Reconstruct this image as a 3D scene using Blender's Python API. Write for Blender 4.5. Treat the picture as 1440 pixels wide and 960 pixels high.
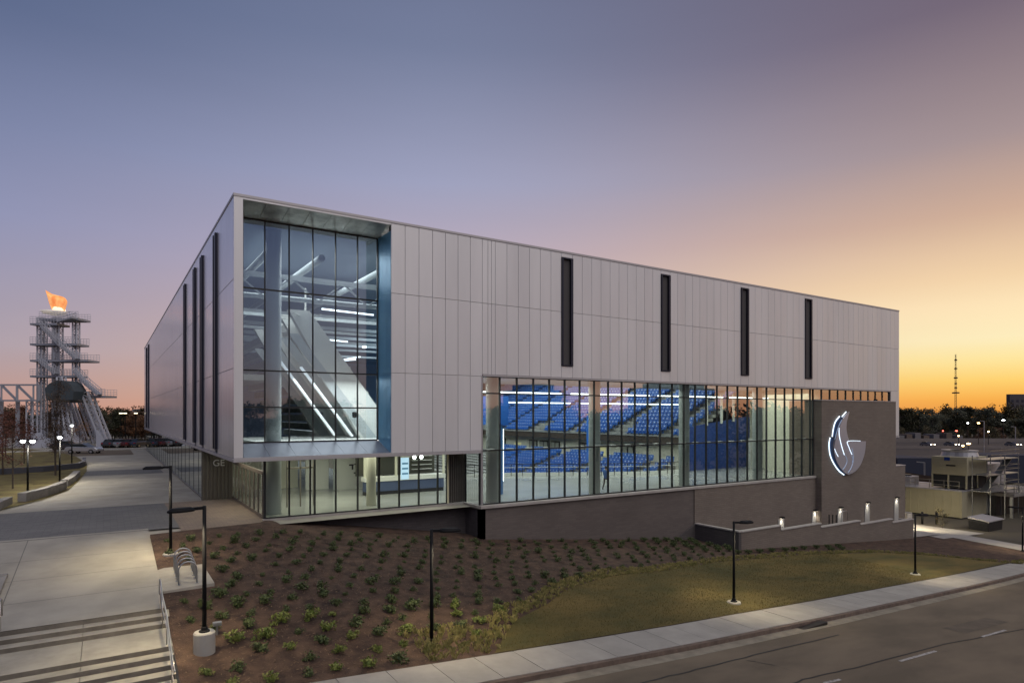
import bpy, bmesh, math, random
import numpy as np
from mathutils import Vector, Matrix
R = math.radians
rnd = random.Random(7)
for o in list(bpy.data.objects): bpy.data.objects.remove(o)
C = bpy.context.scene.collection
S = bpy.context.scene

# ------------------------------------------------------------------ camera
# world: origin = foot of the building's near corner, X along the long front, Y along the left side, z=0 the lobby floor
CAM = Vector((-5.29, -33.47, 5.6))
FW = Vector((0.5418, 0.8405, 0)); RT = Vector((0.8405, -0.5418, 0)); F = 885.8
cd = bpy.data.cameras.new('camera'); cam = bpy.data.objects.new('camera', cd); C.objects.link(cam)
S.camera = cam
cam.location = CAM
cam.rotation_euler = (R(90), 0, math.atan2(FW.y, FW.x) - R(90))
cd.sensor_width = 36; cd.lens = 36*F/1440; cd.shift_y = 103/1440; cd.clip_end = 6000; cd.clip_start = 0.3

# ------------------------------------------------------------------ sky
def lin(c):
    return tuple(((v/255)/12.92 if v/255 <= 0.04045 else ((v/255+0.055)/1.055)**2.4) for v in c) + (1,)
W = bpy.data.worlds.new('World'); S.world = W; W.use_nodes = True
nt = W.node_tree; N = nt.nodes; L = nt.links
bg = N['Background']
tc = N.new('ShaderNodeTexCoord'); nrm = N.new('ShaderNodeVectorMath'); nrm.operation = 'NORMALIZE'
L.new(tc.outputs['Generated'], nrm.inputs[0])
sp = N.new('ShaderNodeSeparateXYZ'); L.new(nrm.outputs[0], sp.inputs[0])
def M(op, a, b=None, nodes=None, links=None):
    n = N.new('ShaderNodeMath'); n.operation = op
    for i, v in enumerate((a, b)):
        if v is None: continue
        if isinstance(v, (int, float)): n.inputs[i].default_value = v
        else: L.new(v, n.inputs[i])
    return n.outputs[0]
el = M('DIVIDE', M('ARCSINE', sp.outputs['Z']), math.pi/2)
hl = M('SQRT', M('ADD', M('MULTIPLY', sp.outputs['X'], sp.outputs['X']), M('ADD', M('MULTIPLY', sp.outputs['Y'], sp.outputs['Y']), 1e-6)))
SAZ = R(10)
dot = M('DIVIDE', M('ADD', M('MULTIPLY', sp.outputs['X'], math.cos(SAZ)), M('MULTIPLY', sp.outputs['Y'], math.sin(SAZ))), hl)
ang = M('ARCCOSINE', M('MINIMUM', M('MAXIMUM', dot, -0.9999), 0.9999))
mr = N.new('ShaderNodeMapRange'); mr.interpolation_type = 'SMOOTHSTEP'
L.new(ang, mr.inputs[0]); mr.inputs[1].default_value = R(100); mr.inputs[2].default_value = R(6); mr.interpolation_type = 'LINEAR'
def ramp(stops):
    n = N.new('ShaderNodeValToRGB'); cr = n.color_ramp
    cr.elements[0].position = 0; cr.elements[0].color = lin(stops[0][1])
    cr.elements[1].position = 1; cr.elements[1].color = lin(stops[-1][1])
    for e, c in stops[1:-1]:
        k = cr.elements.new(e/90); k.color = lin(c)
    L.new(el, n.inputs[0]); return n.outputs[0]
ra = ramp([(0,(232,150,66)),(1.2,(250,178,78)),(2.5,(255,210,112)),(4,(255,230,158)),(5.5,(255,238,190)),(8,(254,228,184)),(10,(244,212,170)),
           (14.5,(208,174,152)),(19.5,(166,147,148)),(28,(116,103,118)),(45,(94,94,120)),(90,(66,76,108))])
rb = ramp([(0,(188,142,130)),(1.5,(180,148,144)),(5,(164,156,170)),(14,(137,145,180)),(27,(85,100,135)),(45,(74,88,124)),(90,(62,74,108))])
rm = ramp([(0,(232,166,128)),(2,(230,178,146)),(4,(222,180,158)),(7,(212,178,168)),(12,(192,173,184)),(20,(160,163,191)),(30,(119,128,157)),(45,(82,90,122)),(90,(64,75,108))])
def smix(fac, lo, hi, a, b):
    m_ = N.new('ShaderNodeMapRange'); m_.interpolation_type = 'SMOOTHSTEP'; L.new(fac, m_.inputs[0]); m_.inputs[1].default_value = lo; m_.inputs[2].default_value = hi
    x_ = N.new('ShaderNodeMix'); x_.data_type = 'RGBA'; L.new(m_.outputs[0], x_.inputs[0]); L.new(a, x_.inputs[6]); L.new(b, x_.inputs[7]); return x_
mx0 = smix(mr.outputs[0], 0.0, 0.55, rb, rm); mx = smix(mr.outputs[0], 0.45, 1.0, mx0.outputs[2], ra)
# faint streaks of thin high cloud
nz = N.new('ShaderNodeTexNoise'); mp = N.new('ShaderNodeMapping'); mp.inputs['Scale'].default_value = (1.2, 1.2, 9)
L.new(nrm.outputs[0], mp.inputs[0]); L.new(mp.outputs[0], nz.inputs['Vector']); nz.inputs['Scale'].default_value = 2.0; nz.inputs['Detail'].default_value = 3
st = N.new('ShaderNodeMapRange'); L.new(nz.outputs[0], st.inputs[0]); st.inputs[3].default_value = 0.965; st.inputs[4].default_value = 1.035
vs = N.new('ShaderNodeVectorMath'); vs.operation = 'SCALE'; L.new(mx.outputs[2], vs.inputs[0]); L.new(st.outputs[0], vs.inputs['Scale'])
L.new(vs.outputs[0], bg.inputs[0]); bg.inputs[1].default_value = 1.0

# wide soft sun lamp added from behind the camera, to brighten both facades
sl = bpy.data.lights.new('added_sun', 'SUN'); so = bpy.data.objects.new('added_sun', sl); C.objects.link(so)
sl.energy = 1.55; sl.angle = R(70); sl.color = (1.0, 0.93, 0.87)
SD = Vector((math.cos(R(-82))*math.cos(R(52)), math.sin(R(-82))*math.cos(R(52)), math.sin(R(52))))
so.rotation_euler = SD.to_track_quat('Z', 'Y').to_euler()

S.view_settings.view_transform = 'Standard'; S.view_settings.look = 'None'
S.view_settings.exposure = 0; S.view_settings.gamma = 1
S.cycles.transparent_max_bounces = 24; S.cycles.max_bounces = 6
S.cycles.sample_clamp_indirect = 4.0
S.cycles.caustics_reflective = False; S.cycles.caustics_refractive = False

# ------------------------------------------------------------------ terrain
def interp(x, pts):
    if x <= pts[0][0]: return pts[0][1]
    for (a, za), (b, zb) in zip(pts, pts[1:]):
        if x <= b: return za + (zb-za)*(x-a)/(b-a)
    return pts[-1][1]
def zs(X): return interp(X, [(-30,-1.2),(-8,-1.65),(4.5,-2.5),(19.8,-3.5),(39.6,-4.9),(60.8,-6.3),(90,-7.1),(130,-7.4)])
def zb(X): return interp(X, [(1.84,-0.02),(4,-0.35),(14,-1.95),(33,-4.0),(64,-6.35),(90,-6.8),(130,-7.4)])
def fz(X, Y):
    t = min(1, max(0, (1-Y)/15.5)) ** 1.12
    return zb(X)*(1-t) + zs(X)*t
def fp(X, Y):                       # the plaza
    return 0 if Y > 2 else max(-1.02, -(2-Y)*0.0955)
def ray(px, py):
    return FW + RT*((px-720)/F) + Vector((0, 0, (583-py)/F))
def UY(px, py, Y): r = ray(px, py); return CAM + r*((Y-CAM.y)/r.y)
def UX(px, py, X): r = ray(px, py); return CAM + r*((X-CAM.x)/r.x)
def UZ(px, py, Z): r = ray(px, py); return CAM + r*((Z-CAM.z)/r.z)
def UD(px, py, d): return CAM + ray(px, py)*d
def UG(px, py, f=fz):
    z = -3.0
    for _ in range(40):
        p = UZ(px, py, z); z = z*0.4 + 0.6*f(p.x, p.y)
    return UZ(px, py, z)

# ------------------------------------------------------------------ materials
MATS = {}
def mat(name, col, rough=0.6, metal=0.0, emit=None, estr=0, var=0.0, vscale=3.0, bump=0.0, bscale=30.0, col2=None, stretch=None, detail=4, contrast=(0.35,0.65), coat=0):
    if name in MATS: return MATS[name]
    m = bpy.data.materials.new(name); m.use_nodes = True; MATS[name] = m
    n = m.node_tree.nodes; l = m.node_tree.links; b = n['Principled BSDF']
    c = col + (1,) if len(col) == 3 else col
    b.inputs['Base Color'].default_value = c; b.inputs['Roughness'].default_value = rough; b.inputs['Metallic'].default_value = metal
    if coat: b.inputs['Coat Weight'].default_value = coat
    if emit: b.inputs['Emission Color'].default_value = emit + (1,); b.inputs['Emission Strength'].default_value = estr
    if var or bump or col2:
        t = n.new('ShaderNodeTexCoord'); g = n.new('ShaderNodeNewGeometry'); mpp = n.new('ShaderNodeMapping')
        l.new(g.outputs['Position'], mpp.inputs[0])
        if stretch: mpp.inputs['Scale'].default_value = stretch
        if var or col2:
            z = n.new('ShaderNodeTexNoise'); z.inputs['Scale'].default_value = vscale; z.inputs['Detail'].default_value = detail; z.inputs['Roughness'].default_value = 0.6
            l.new(mpp.outputs[0], z.inputs['Vector'])
            r_ = n.new('ShaderNodeValToRGB'); l.new(z.outputs[0], r_.inputs[0])
            r_.color_ramp.elements[0].position = contrast[0]; r_.color_ramp.elements[1].position = contrast[1]
            if col2: a, d = c, col2 + (1,)
            else: a = tuple(v*(1-var) for v in c[:3]) + (1,); d = tuple(min(1, v*(1+var)) for v in c[:3]) + (1,)
            r_.color_ramp.elements[0].color = a; r_.color_ramp.elements[1].color = d
            l.new(r_.outputs[0], b.inputs['Base Color'])
        if bump:
            z2 = n.new('ShaderNodeTexNoise'); z2.inputs['Scale'].default_value = bscale; z2.inputs['Detail'].default_value = 5
            l.new(mpp.outputs[0], z2.inputs['Vector'])
            bp = n.new('ShaderNodeBump'); bp.inputs['Strength'].default_value = min(1, bump); bp.inputs['Distance'].default_value = 0.02 if bump <= 1 else 0.02*bump
            l.new(z2.outputs[0], bp.inputs['Height']); l.new(bp.outputs[0], b.inputs['Normal'])
    return m

def brick_mat(name, c1, c2, mortar, scale=1.0, bw=0.4, bh=0.1, ms=0.012, wall=True, rough=0.85, bump=0.4, blotch=0.12):
    m = bpy.data.materials.new(name); m.use_nodes = True; MATS[name] = m
    n = m.node_tree.nodes; l = m.node_tree.links; b = n['Principled BSDF']; b.inputs['Roughness'].default_value = rough
    g = n.new('ShaderNodeNewGeometry'); s = n.new('ShaderNodeSeparateXYZ'); l.new(g.outputs['Position'], s.inputs[0])
    cb = n.new('ShaderNodeCombineXYZ')
    if wall:
        ad = n.new('ShaderNodeMath'); ad.operation = 'ADD'; l.new(s.outputs['X'], ad.inputs[0]); l.new(s.outputs['Y'], ad.inputs[1])
        l.new(ad.outputs[0], cb.inputs[0]); l.new(s.outputs['Z'], cb.inputs[1])
    else:
        l.new(s.outputs['X'], cb.inputs[0]); l.new(s.outputs['Y'], cb.inputs[1])
    t = n.new('ShaderNodeTexBrick'); l.new(cb.outputs[0], t.inputs['Vector'])
    t.inputs['Scale'].default_value = scale; t.inputs['Brick Width'].default_value = bw; t.inputs['Row Height'].default_value = bh
    t.inputs['Mortar Size'].default_value = ms; t.inputs['Color1'].default_value = c1+(1,); t.inputs['Color2'].default_value = c2+(1,); t.inputs['Mortar'].default_value = mortar+(1,)
    z = n.new('ShaderNodeTexNoise'); z.inputs['Scale'].default_value = 0.35; z.inputs['Detail'].default_value = 6; l.new(g.outputs['Position'], z.inputs['Vector'])
    mrr = n.new('ShaderNodeMapRange'); mrr.inputs[1].default_value = 0.3; mrr.inputs[2].default_value = 0.7; mrr.inputs[3].default_value = 1-blotch; mrr.inputs[4].default_value = 1+blotch
    l.new(z.outputs[0], mrr.inputs[0])
    v = n.new('ShaderNodeVectorMath'); v.operation = 'SCALE'; l.new(t.outputs['Color'], v.inputs[0]); l.new(mrr.outputs[0], v.inputs['Scale'])
    l.new(v.outputs[0], b.inputs['Base Color'])
    bp = n.new('ShaderNodeBump'); bp.inputs['Strength'].default_value = bump; bp.inputs['Distance'].default_value = 0.008; bp.invert = True
    l.new(t.outputs['Fac'], bp.inputs['Height']); l.new(bp.outputs[0], b.inputs['Normal'])
    return m

def glass_mat(name, tint, r0, r1, gtint=(0.9,0.95,1.0)):
    m = bpy.data.materials.new(name); m.use_nodes = True; MATS[name] = m
    n = m.node_tree.nodes; l = m.node_tree.links; n.remove(n['Principled BSDF'])
    tr = n.new('ShaderNodeBsdfTransparent'); tr.inputs[0].default_value = tint+(1,)
    gl = n.new('ShaderNodeBsdfGlossy'); gl.inputs[0].default_value = gtint+(1,); gl.inputs['Roughness'].default_value = 0.0
    lw = n.new('ShaderNodeLayerWeight'); lw.inputs[0].default_value = 0.5
    g = n.new('ShaderNodeNewGeometry')
    mrr = n.new('ShaderNodeMapRange'); l.new(lw.outputs['Facing'], mrr.inputs[0]); mrr.inputs[3].default_value = r0; mrr.inputs[4].default_value = r1
    # only the outward face reflects, the inner face just lets light by
    mu = n.new('ShaderNodeMath'); mu.operation = 'SUBTRACT'; mu.inputs[0].default_value = 1; l.new(g.outputs['Backfacing'], mu.inputs[1])
    mm = n.new('ShaderNodeMath'); mm.operation = 'MULTIPLY'; l.new(mrr.outputs[0], mm.inputs[0]); l.new(mu.outputs[0], mm.inputs[1])
    mxx = n.new('ShaderNodeMixShader'); l.new(mm.outputs[0], mxx.inputs[0]); l.new(tr.outputs[0], mxx.inputs[1]); l.new(gl.outputs[0], mxx.inputs[2])
    l.new(mxx.outputs[0], n['Material Output'].inputs[0])
    return m

def leaf_mat(name, c1, c2, vscale=1.5):
    m = mat(name, c1, rough=0.7, col2=c2, vscale=vscale, detail=2)
    return m

panel_m = mat('panel_metal', (0.62,0.595,0.59), rough=0.42, metal=0.25, var=0.05, vscale=0.25, stretch=(1,1,0.3))
for q in range(3):
    mat('panel_metal_%d' % q, tuple(v*(0.975+0.015*q) for v in (0.67,0.66,0.65)), rough=0.38+0.03*q, metal=0.25, var=0.05, vscale=0.3, stretch=(1.5,1,0.25), bump=0.22, bscale=0.9)
lpan_m = mat('side_panel_metal', (0.78,0.76,0.77), rough=0.26, metal=0.55, var=0.06, vscale=0.3, stretch=(1,1,0.3))
seam_m = mat('dark_joint', (0.06,0.055,0.055), rough=0.8)
trim_m = mat('trim_metal', (0.42,0.40,0.40), rough=0.45, metal=0.3)
darkmet = mat('dark_metal', (0.022,0.022,0.026), rough=0.45, metal=0.4, var=0.2, vscale=6)
blackp = mat('black_paint', (0.009,0.009,0.010), rough=0.6); blackp.node_tree.nodes['Principled BSDF'].inputs['Specular IOR Level'].default_value = 0.12
slotm = mat('slot_frame', (0.018,0.020,0.035), rough=0.4, metal=0.4)
mull = mat('mullion_bronze', (0.03,0.032,0.032), rough=0.45, metal=0.5)
soff = mat('recess_soffit_metal', (0.62,0.61,0.58), rough=0.3, metal=0.35, var=0.35, vscale=0.9, bump=0.25, bscale=1.2)
bluem = mat('blue_metal', (0.10,0.30,0.50), rough=0.38, metal=0.25, var=0.08, vscale=0.4)
sillm = mat('sill_blue_grey', (0.085,0.09,0.125), rough=0.4, metal=0.3, var=0.08, vscale=0.8)
brick = brick_mat('grey_brown_brick', (0.180,0.146,0.118), (0.155,0.125,0.102), (0.12,0.10,0.082), bw=0.6, bh=0.15, ms=0.012, blotch=0.09)
brickd = brick_mat('dark_base_brick', (0.085,0.073,0.070), (0.07,0.060,0.058), (0.06,0.052,0.05), bw=0.6, bh=0.15, ms=0.012)
stone = mat('cast_stone', (0.36,0.33,0.30), rough=0.8, var=0.1, vscale=2, bump=0.2)
conc = mat('concrete', (0.34,0.325,0.29), rough=0.85, var=0.12, vscale=0.7, bump=0.3, bscale=40)
concd = mat('stair_concrete', (0.32,0.295,0.245), rough=0.85, var=0.16, vscale=1.2, bump=0.3, bscale=40, detail=10)
conc_old = mat('weathered_concrete', (0.24,0.225,0.205), rough=0.9, var=0.18, vscale=1.4, bump=0.4, bscale=25)
walkm = mat('sidewalk_concrete', (0.30,0.28,0.255), rough=0.88, var=0.09, vscale=0.9, bump=0.3, bscale=35)
ribm = mat('ribbed_metal', (0.105,0.095,0.080), rough=0.5, metal=0.3, var=0.1, vscale=1)
glass = glass_mat('window_glass', (0.90,0.95,0.93), 0.13, 0.72, (1.0,0.95,0.92))
glassb = glass_mat('blue_tinted_glass', (0.78,0.85,0.88), 0.21, 0.75, (0.72,0.88,1.0))
glassc = glass_mat('clear_glass', (0.92,0.96,0.94), 0.06, 0.6)
glassr = glass_mat('mirror_glass', (0.30,0.36,0.36), 0.45, 0.95, (0.92,0.97,0.97))

# ------------------------------------------------------------------ mesh helpers
class MB:
    def __init__(s): s.v = []; s.f = []; s.mi = []
    def add(s, vs, fs, m=0):
        k = len(s.v); s.v += [tuple(p) for p in vs]; s.f += [tuple(i+k for i in q) for q in fs]; s.mi += [m]*len(fs); return s
    def box(s, a, b, m=0):
        x0,y0,z0 = (min(p,q) for p,q in zip(a,b)); x1,y1,z1 = (max(p,q) for p,q in zip(a,b))
        return s.add([(x0,y0,z0),(x1,y0,z0),(x1,y1,z0),(x0,y1,z0),(x0,y0,z1),(x1,y0,z1),(x1,y1,z1),(x0,y1,z1)],
                     [(0,3,2,1),(4,5,6,7),(0,1,5,4),(1,2,6,5),(2,3,7,6),(3,0,4,7)], m)
    def bar(s, p, q, w, h=None, m=0, up=Vector((0,0,1))):
        p, q = Vector(p), Vector(q); h = h or w; d = (q-p)
        if d.length < 1e-6: return s
        d.normalize()
        if abs(d.dot(up)) > 0.98: up = Vector((1,0,0))
        a = d.cross(up).normalized()*w/2; b = a.cross(d).normalized()*h/2
        return s.add([p-a-b,p+a-b,p+a+b,p-a+b,q-a-b,q+a-b,q+a+b,q-a+b],
                     [(0,1,2,3),(7,6,5,4),(4,5,1,0),(5,6,2,1),(6,7,3,2),(7,4,0,3)], m)
    def tube(s, pts, r, n=8, m=0, cap=True):
        pts = [Vector(p) for p in pts]; rs = r if isinstance(r, (list,tuple)) else [r]*len(pts)
        vs = []; prev = None
        for i, p in enumerate(pts):
            d = (pts[min(i+1,len(pts)-1)]-pts[max(i-1,0)]).normalized()
            if prev is None:
                up = Vector((0,0,1)) if abs(d.z) < 0.9 else Vector((1,0,0)); a = d.cross(up).normalized()
            else:
                a = (prev - d*prev.dot(d)).normalized()
            prev = a; b = d.cross(a)
            for k in range(n):
                t = 2*math.pi*k/n; vs.append(p + (a*math.cos(t)+b*math.sin(t))*rs[i])
        fs = []
        for i in range(len(pts)-1):
            for k in range(n):
                fs.append((i*n+k, i*n+(k+1)%n, (i+1)*n+(k+1)%n, (i+1)*n+k))
        if cap: fs.append(tuple(range(n-1,-1,-1))); fs.append(tuple(range((len(pts)-1)*n, len(pts)*n)))
        return s.add(vs, fs, m)
    def lathe(s, c, prof, n=16, m=0):
        c = Vector(c); vs = []
        for r, z in prof:
            for k in range(n):
                t = 2*math.pi*k/n; vs.append(c+Vector((r*math.cos(t), r*math.sin(t), z)))
        fs = []
        for i in range(len(prof)-1):
            for k in range(n): fs.append((i*n+k, i*n+(k+1)%n, (i+1)*n+(k+1)%n, (i+1)*n+k))
        fs.append(tuple(range(n-1,-1,-1))); fs.append(tuple(range((len(prof)-1)*n, len(prof)*n)))
        return s.add(vs, fs, m)
    def prism(s, poly, ext, m=0):      # poly of 3d points, extruded by ext
        poly = [Vector(p) for p in poly]; ext = Vector(ext); n = len(poly)
        nn = Vector((0,0,0))
        for i in range(n): nn += poly[i].cross(poly[(i+1)%n])
        if nn.dot(ext) > 0: poly = poly[::-1]
        vs = poly + [p+ext for p in poly]
        fs = [tuple(range(n)), tuple(range(2*n-1, n-1, -1))] + [(i, i+n, (i+1)%n+n, (i+1)%n) for i in range(n)]
        return s.add(vs, fs, m)
    def mesh(s, name, mats, smooth=False):
        me = bpy.data.meshes.new(name); me.from_pydata(s.v, [], s.f); me.update()
        for m_ in (mats if isinstance(mats, (list,tuple)) else [mats]): me.materials.append(m_)
        if any(s.mi): me.polygons.foreach_set('material_index', s.mi)
        if smooth: me.polygons.foreach_set('use_smooth', [True]*len(me.polygons))
        return me
    def build(s, name, mats, parent=None, smooth=False, bevel=0):
        o = bpy.data.objects.new(name, s.mesh(name, mats, smooth)); C.objects.link(o)
        if parent: setpar(o, parent)
        if bevel:
            b = o.modifiers.new('bevel', 'BEVEL'); b.width = bevel; b.segments = 2; b.limit_method = 'ANGLE'
        return o
def setpar(o, p):
    o.parent = p; o.matrix_parent_inverse = Matrix.Translation(-wloc(p))
def wloc(o):
    l = Vector(o.location)
    return l if not o.parent else l
def empty(name, loc, label=None, cat=None, group=None, kind=None):
    o = bpy.data.objects.new(name, None); o.location = loc; C.objects.link(o); tag(o, label, cat, group, kind); return o
def tag(o, label=None, cat=None, group=None, kind=None):
    if label: o['label'] = label
    if cat: o['category'] = cat
    if group: o['group'] = group
    if kind: o['kind'] = kind
    return o
def copy_tree(o, dloc, parent=None, label=None, group=None, rz=0, sc=None):
    # parts hold world-space meshes under an unrotated thing: matrix_parent_inverse keeps working after the copy moves
    c = o.copy(); C.objects.link(c)
    if parent is None:
        c.location = Vector(o.location) + Vector(dloc); c.rotation_euler.z += rz
        if sc: c.scale = (sc,sc,sc)
        if label: c['label'] = label
        if group: c['group'] = group
    else: c.parent = parent
    for ch in [k for k in bpy.data.objects if k.parent == o]: copy_tree(ch, (0,0,0), c)
    return c
def sheet(name, left, right, f, off, m, nu=40, nv=8, parent=None, thick=0, kind='structure'):
    # a ground sheet between two polylines, following height function f
    def res(pl, t):
        ds = [0]
        for a, b in zip(pl, pl[1:]): ds.append(ds[-1] + math.hypot(b[0]-a[0], b[1]-a[1]))
        if len(left) == len(right):
            u_ = t*(len(pl)-1); i = min(int(u_), len(pl)-2); k = u_-i; return (pl[i][0]+(pl[i+1][0]-pl[i][0])*k, pl[i][1]+(pl[i+1][1]-pl[i][1])*k)
        L_ = ds[-1]*t
        for i in range(len(pl)-1):
            if L_ <= ds[i+1]+1e-9:
                k = (L_-ds[i])/max(1e-9, ds[i+1]-ds[i]); return (pl[i][0]+(pl[i+1][0]-pl[i][0])*k, pl[i][1]+(pl[i+1][1]-pl[i][1])*k)
        return pl[-1][:2]
    mb = MB(); vs = []
    for i in range(nu+1):
        a = res(left, i/nu); b = res(right, i/nu)
        for j in range(nv+1):
            x = a[0]+(b[0]-a[0])*j/nv; y = a[1]+(b[1]-a[1])*j/nv; vs.append((x, y, f(x,y)+off))
    fs = [(i*(nv+1)+j, i*(nv+1)+j+1, (i+1)*(nv+1)+j+1, (i+1)*(nv+1)+j) for i in range(nu) for j in range(nv)]
    # normals up
    p0, p1, p2 = (Vector(vs[k]) for k in fs[0][:3])
    if (p1-p0).cross(p2-p1).z < 0: fs = [q[::-1] for q in fs]
    mb.add(vs, fs)
    if thick:
        rim = [j for j in range(nv+1)] + [i*(nv+1)+nv for i in range(1,nu+1)] + [nu*(nv+1)+j for j in range(nv-1,-1,-1)] + [i*(nv+1) for i in range(nu-1,0,-1)]
        rv = [vs[k] for k in rim] + [(vs[k][0],vs[k][1],vs[k][2]-thick) for k in rim]; n_ = len(rim)
        mb.add(rv, [(i, (i+1)%n_, (i+1)%n_+n_, i+n_) for i in range(n_)])
    o = mb.build(name, m, parent)
    if parent is None and kind: o['kind'] = kind
    return o

# ------------------------------------------------------------------ ground, road, walks
groundm = mat('dark_ground', (0.055,0.050,0.035), rough=0.95, col2=(0.085,0.07,0.045), vscale=0.08, bump=0.3, bscale=2)
def fground(x, y):
    a = min(fz(x, y), zs(x)+0)-0.35 if x > -6 else fp(x, y)-0.35
    if y > 3:
        a = -0.35 if x < 20 else (-0.35 + (zb(64)+0.1)*min(1, (x-20)/44) if x < 64 else zb(x)-0.06)
    if y < -3 and x <= -6: a = min(a, zs(x)-0.3)
    if x > 66: a = min(fz(x,y), zb(x))-0.05 if y > -16 else zs(x)-0.35
    return a
gx = [-2500,-900,-300,-120,-60,-40,-30,-20,-14,-10,-6] + [i*2-4 for i in range(1,55)] + [110,125,150,250,600,1500,3500]
gy = [-2500,-900,-300,-120,-70,-50,-40] + [-34+i*2 for i in range(0,24)] + [16,20,30,50,90,150,300,700,2000,4000]
vs = [(x, y, fground(x,y)) for x in gx for y in gy]; ny = len(gy)
MB().add(vs, [(i*ny+j, (i+1)*ny+j, (i+1)*ny+j+1, i*ny+j+1) for i in range(len(gx)-1) for j in range(ny-1)]).build('ground', groundm)['kind'] = 'structure'

# sidewalk edges and road, read off the place
SW_IN = [(-14,-14.9),(-4,-14.95),(0.3,-14.9),(7,-15.0),(14,-15.05),(22,-14.9),(32,-14.5),(44,-14.0),(57,-13.3),(75,-12.4),(120,-10)]
def swin(X): return interp(X, SW_IN)
def swout(X): return swin(X)-1.95
def fwalk(x, y): return zs(x)
def zroad(x, y):
    return zs(x)-0.17 + 0.012*max(0, min(6, (swout(x)-0.2-y)))*0.5
asph = mat('asphalt', (0.130,0.100,0.067), rough=0.9, var=0.22, vscale=0.5, bump=0.5, bscale=60, stretch=(0.4,1,1))
road = sheet('road', [(x, swout(x)-0.75) for x in np.linspace(-40,125,60)], [(x, -31.5) for x in np.linspace(-40,125,60)], zroad, 0, asph, 90, 6)
gut = mat('gutter_concrete', (0.23,0.20,0.15), rough=0.9, var=0.2, vscale=1.5, bump=0.3)
sheet('gutter', [(x, swout(x)-0.22) for x in np.linspace(-40,125,60)], [(x, swout(x)-0.76) for x in np.linspace(-40,125,60)], zroad, 0.006, gut, 90, 1)
kerbm = mat('kerb_concrete', (0.12,0.085,0.065), rough=0.9, var=0.25, vscale=2.5, bump=0.4)
sheet('kerb', [(x, swout(x)-0.02) for x in np.linspace(-40,125,60)], [(x, swout(x)-0.2) for x in np.linspace(-40,125,60)], fwalk, -0.012, kerbm, 110, 1, thick=0.3)
# sidewalk slabs, one by one
sw = empty('sidewalk', (20,-16,-3.5), kind='structure')
x = -13.5; i = 0
while x < 100:
    w = 1.55; xa, xb = x+0.008, x+w-0.012
    mb = MB(); jz = rnd.uniform(-0.004, 0.004)
    P4 = [(xa,swin(xa)),(xb,swin(xb)),(xb,swout(xb)),(xa,swout(xa))]
    t = [(p[0],p[1],zs(p[0])+jz) for p in P4]; b = [(p[0],p[1],zs(p[0])-0.12) for p in P4]
    mb.add(b+t, [(7,6,5,4)[::-1] if False else (4,7,6,5),(0,1,5,4)[::-1],(1,2,6,5)[::-1],(2,3,7,6)[::-1],(3,0,4,7)[::-1]])
    cc = 'walk_slab_%d' % (i % 4)
    k = 0.96+0.03*(i*7 % 4)
    mm = mat(cc, (0.30*k,0.28*k,0.25*k), rough=0.88, var=0.1, vscale=0.9, bump=0.3, bscale=35)
    mb.build('slab', mm, sw); x += w; i += 1
# lane dashes and road seams
lm = mat('worn_road_paint', (0.30,0.28,0.26), rough=0.8, var=0.35, vscale=9, contrast=(0.4,0.55))
for (a, b) in (((1065,956),(1080,949.5)), ((1265,929.5),(1316,915)), ((1381,895),(1414,885.6)), ):
    if a[0] == 1065: pa, pb = Vector((9.6,-21.8,0)), Vector((11.6,-21.75,0)); pa = UG(1159,960,zroad); pb = UG(1182,955,zroad)
    else: pa, pb = UG(*a, zroad), UG(*b, zroad)
    d = (pb-pa).normalized(); nrm_ = Vector((-d.y, d.x, 0))*0.065
    mb = MB(); vs = []
    for k in range(5):
        p = pa.lerp(pb, k/4)
        for sgn in (1,-1):
            q = p+nrm_*sgn; vs.append((q.x,q.y,zroad(q.x,q.y)+0.012))
    mb.add(vs, [(2*k,2*k+1,2*k+3,2*k+2) for k in range(4)]).build('lane_marking', lm, road)
tarm = mat('tar_seam', (0.016,0.014,0.013), rough=0.7)
for pl in (((1080,975),(1130,955),(1200,939),(1330,905),(1440,884)), ((1130,948),(1090,935),(1050,928)), ((900,960),(980,941),(1060,921),(1180,892))):
    P_ = [UG(*p, zroad) for p in pl]
    mb = MB()
    Q = []
    for a, b in zip(P_, P_[1:]):
        for k in range(6): Q.append(a.lerp(b, k/6) + Vector((rnd.uniform(-.02,.02), rnd.uniform(-.03,.03), 0)))
    Q.append(P_[-1]); vs = []
    for p in Q:
        for sgn in (1,-1): vs.append((p.x, p.y+sgn*0.035, zroad(p.x,p.y+sgn*0.035)+0.01))
    mb.add(vs, [(2*k,2*k+1,2*k+3,2*k+2) for k in range(len(Q)-1)]).build('tar_seam', tarm, road)

patm = mat('road_patch', (0.100,0.078,0.055), rough=0.85, var=0.2, vscale=1.5, bump=0.3)
for x0, x1, y0, y1 in ((27,31.5,-20.8,-19.9),):
    mb = MB(); mb.add([(x0,y0,zroad(x0,y0)+.008),(x1+.2,y0,zroad(x1+.2,y0)+.008),(x1,y1,zroad(x1,y1)+.008),(x0-.15,y1,zroad(x0-.15,y1)+.008)], [(0,1,2,3)]); mb.build('road_patch', patm, road)
mat('cast_iron', (0.04,0.035,0.03), rough=0.5, metal=0.6)
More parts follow.
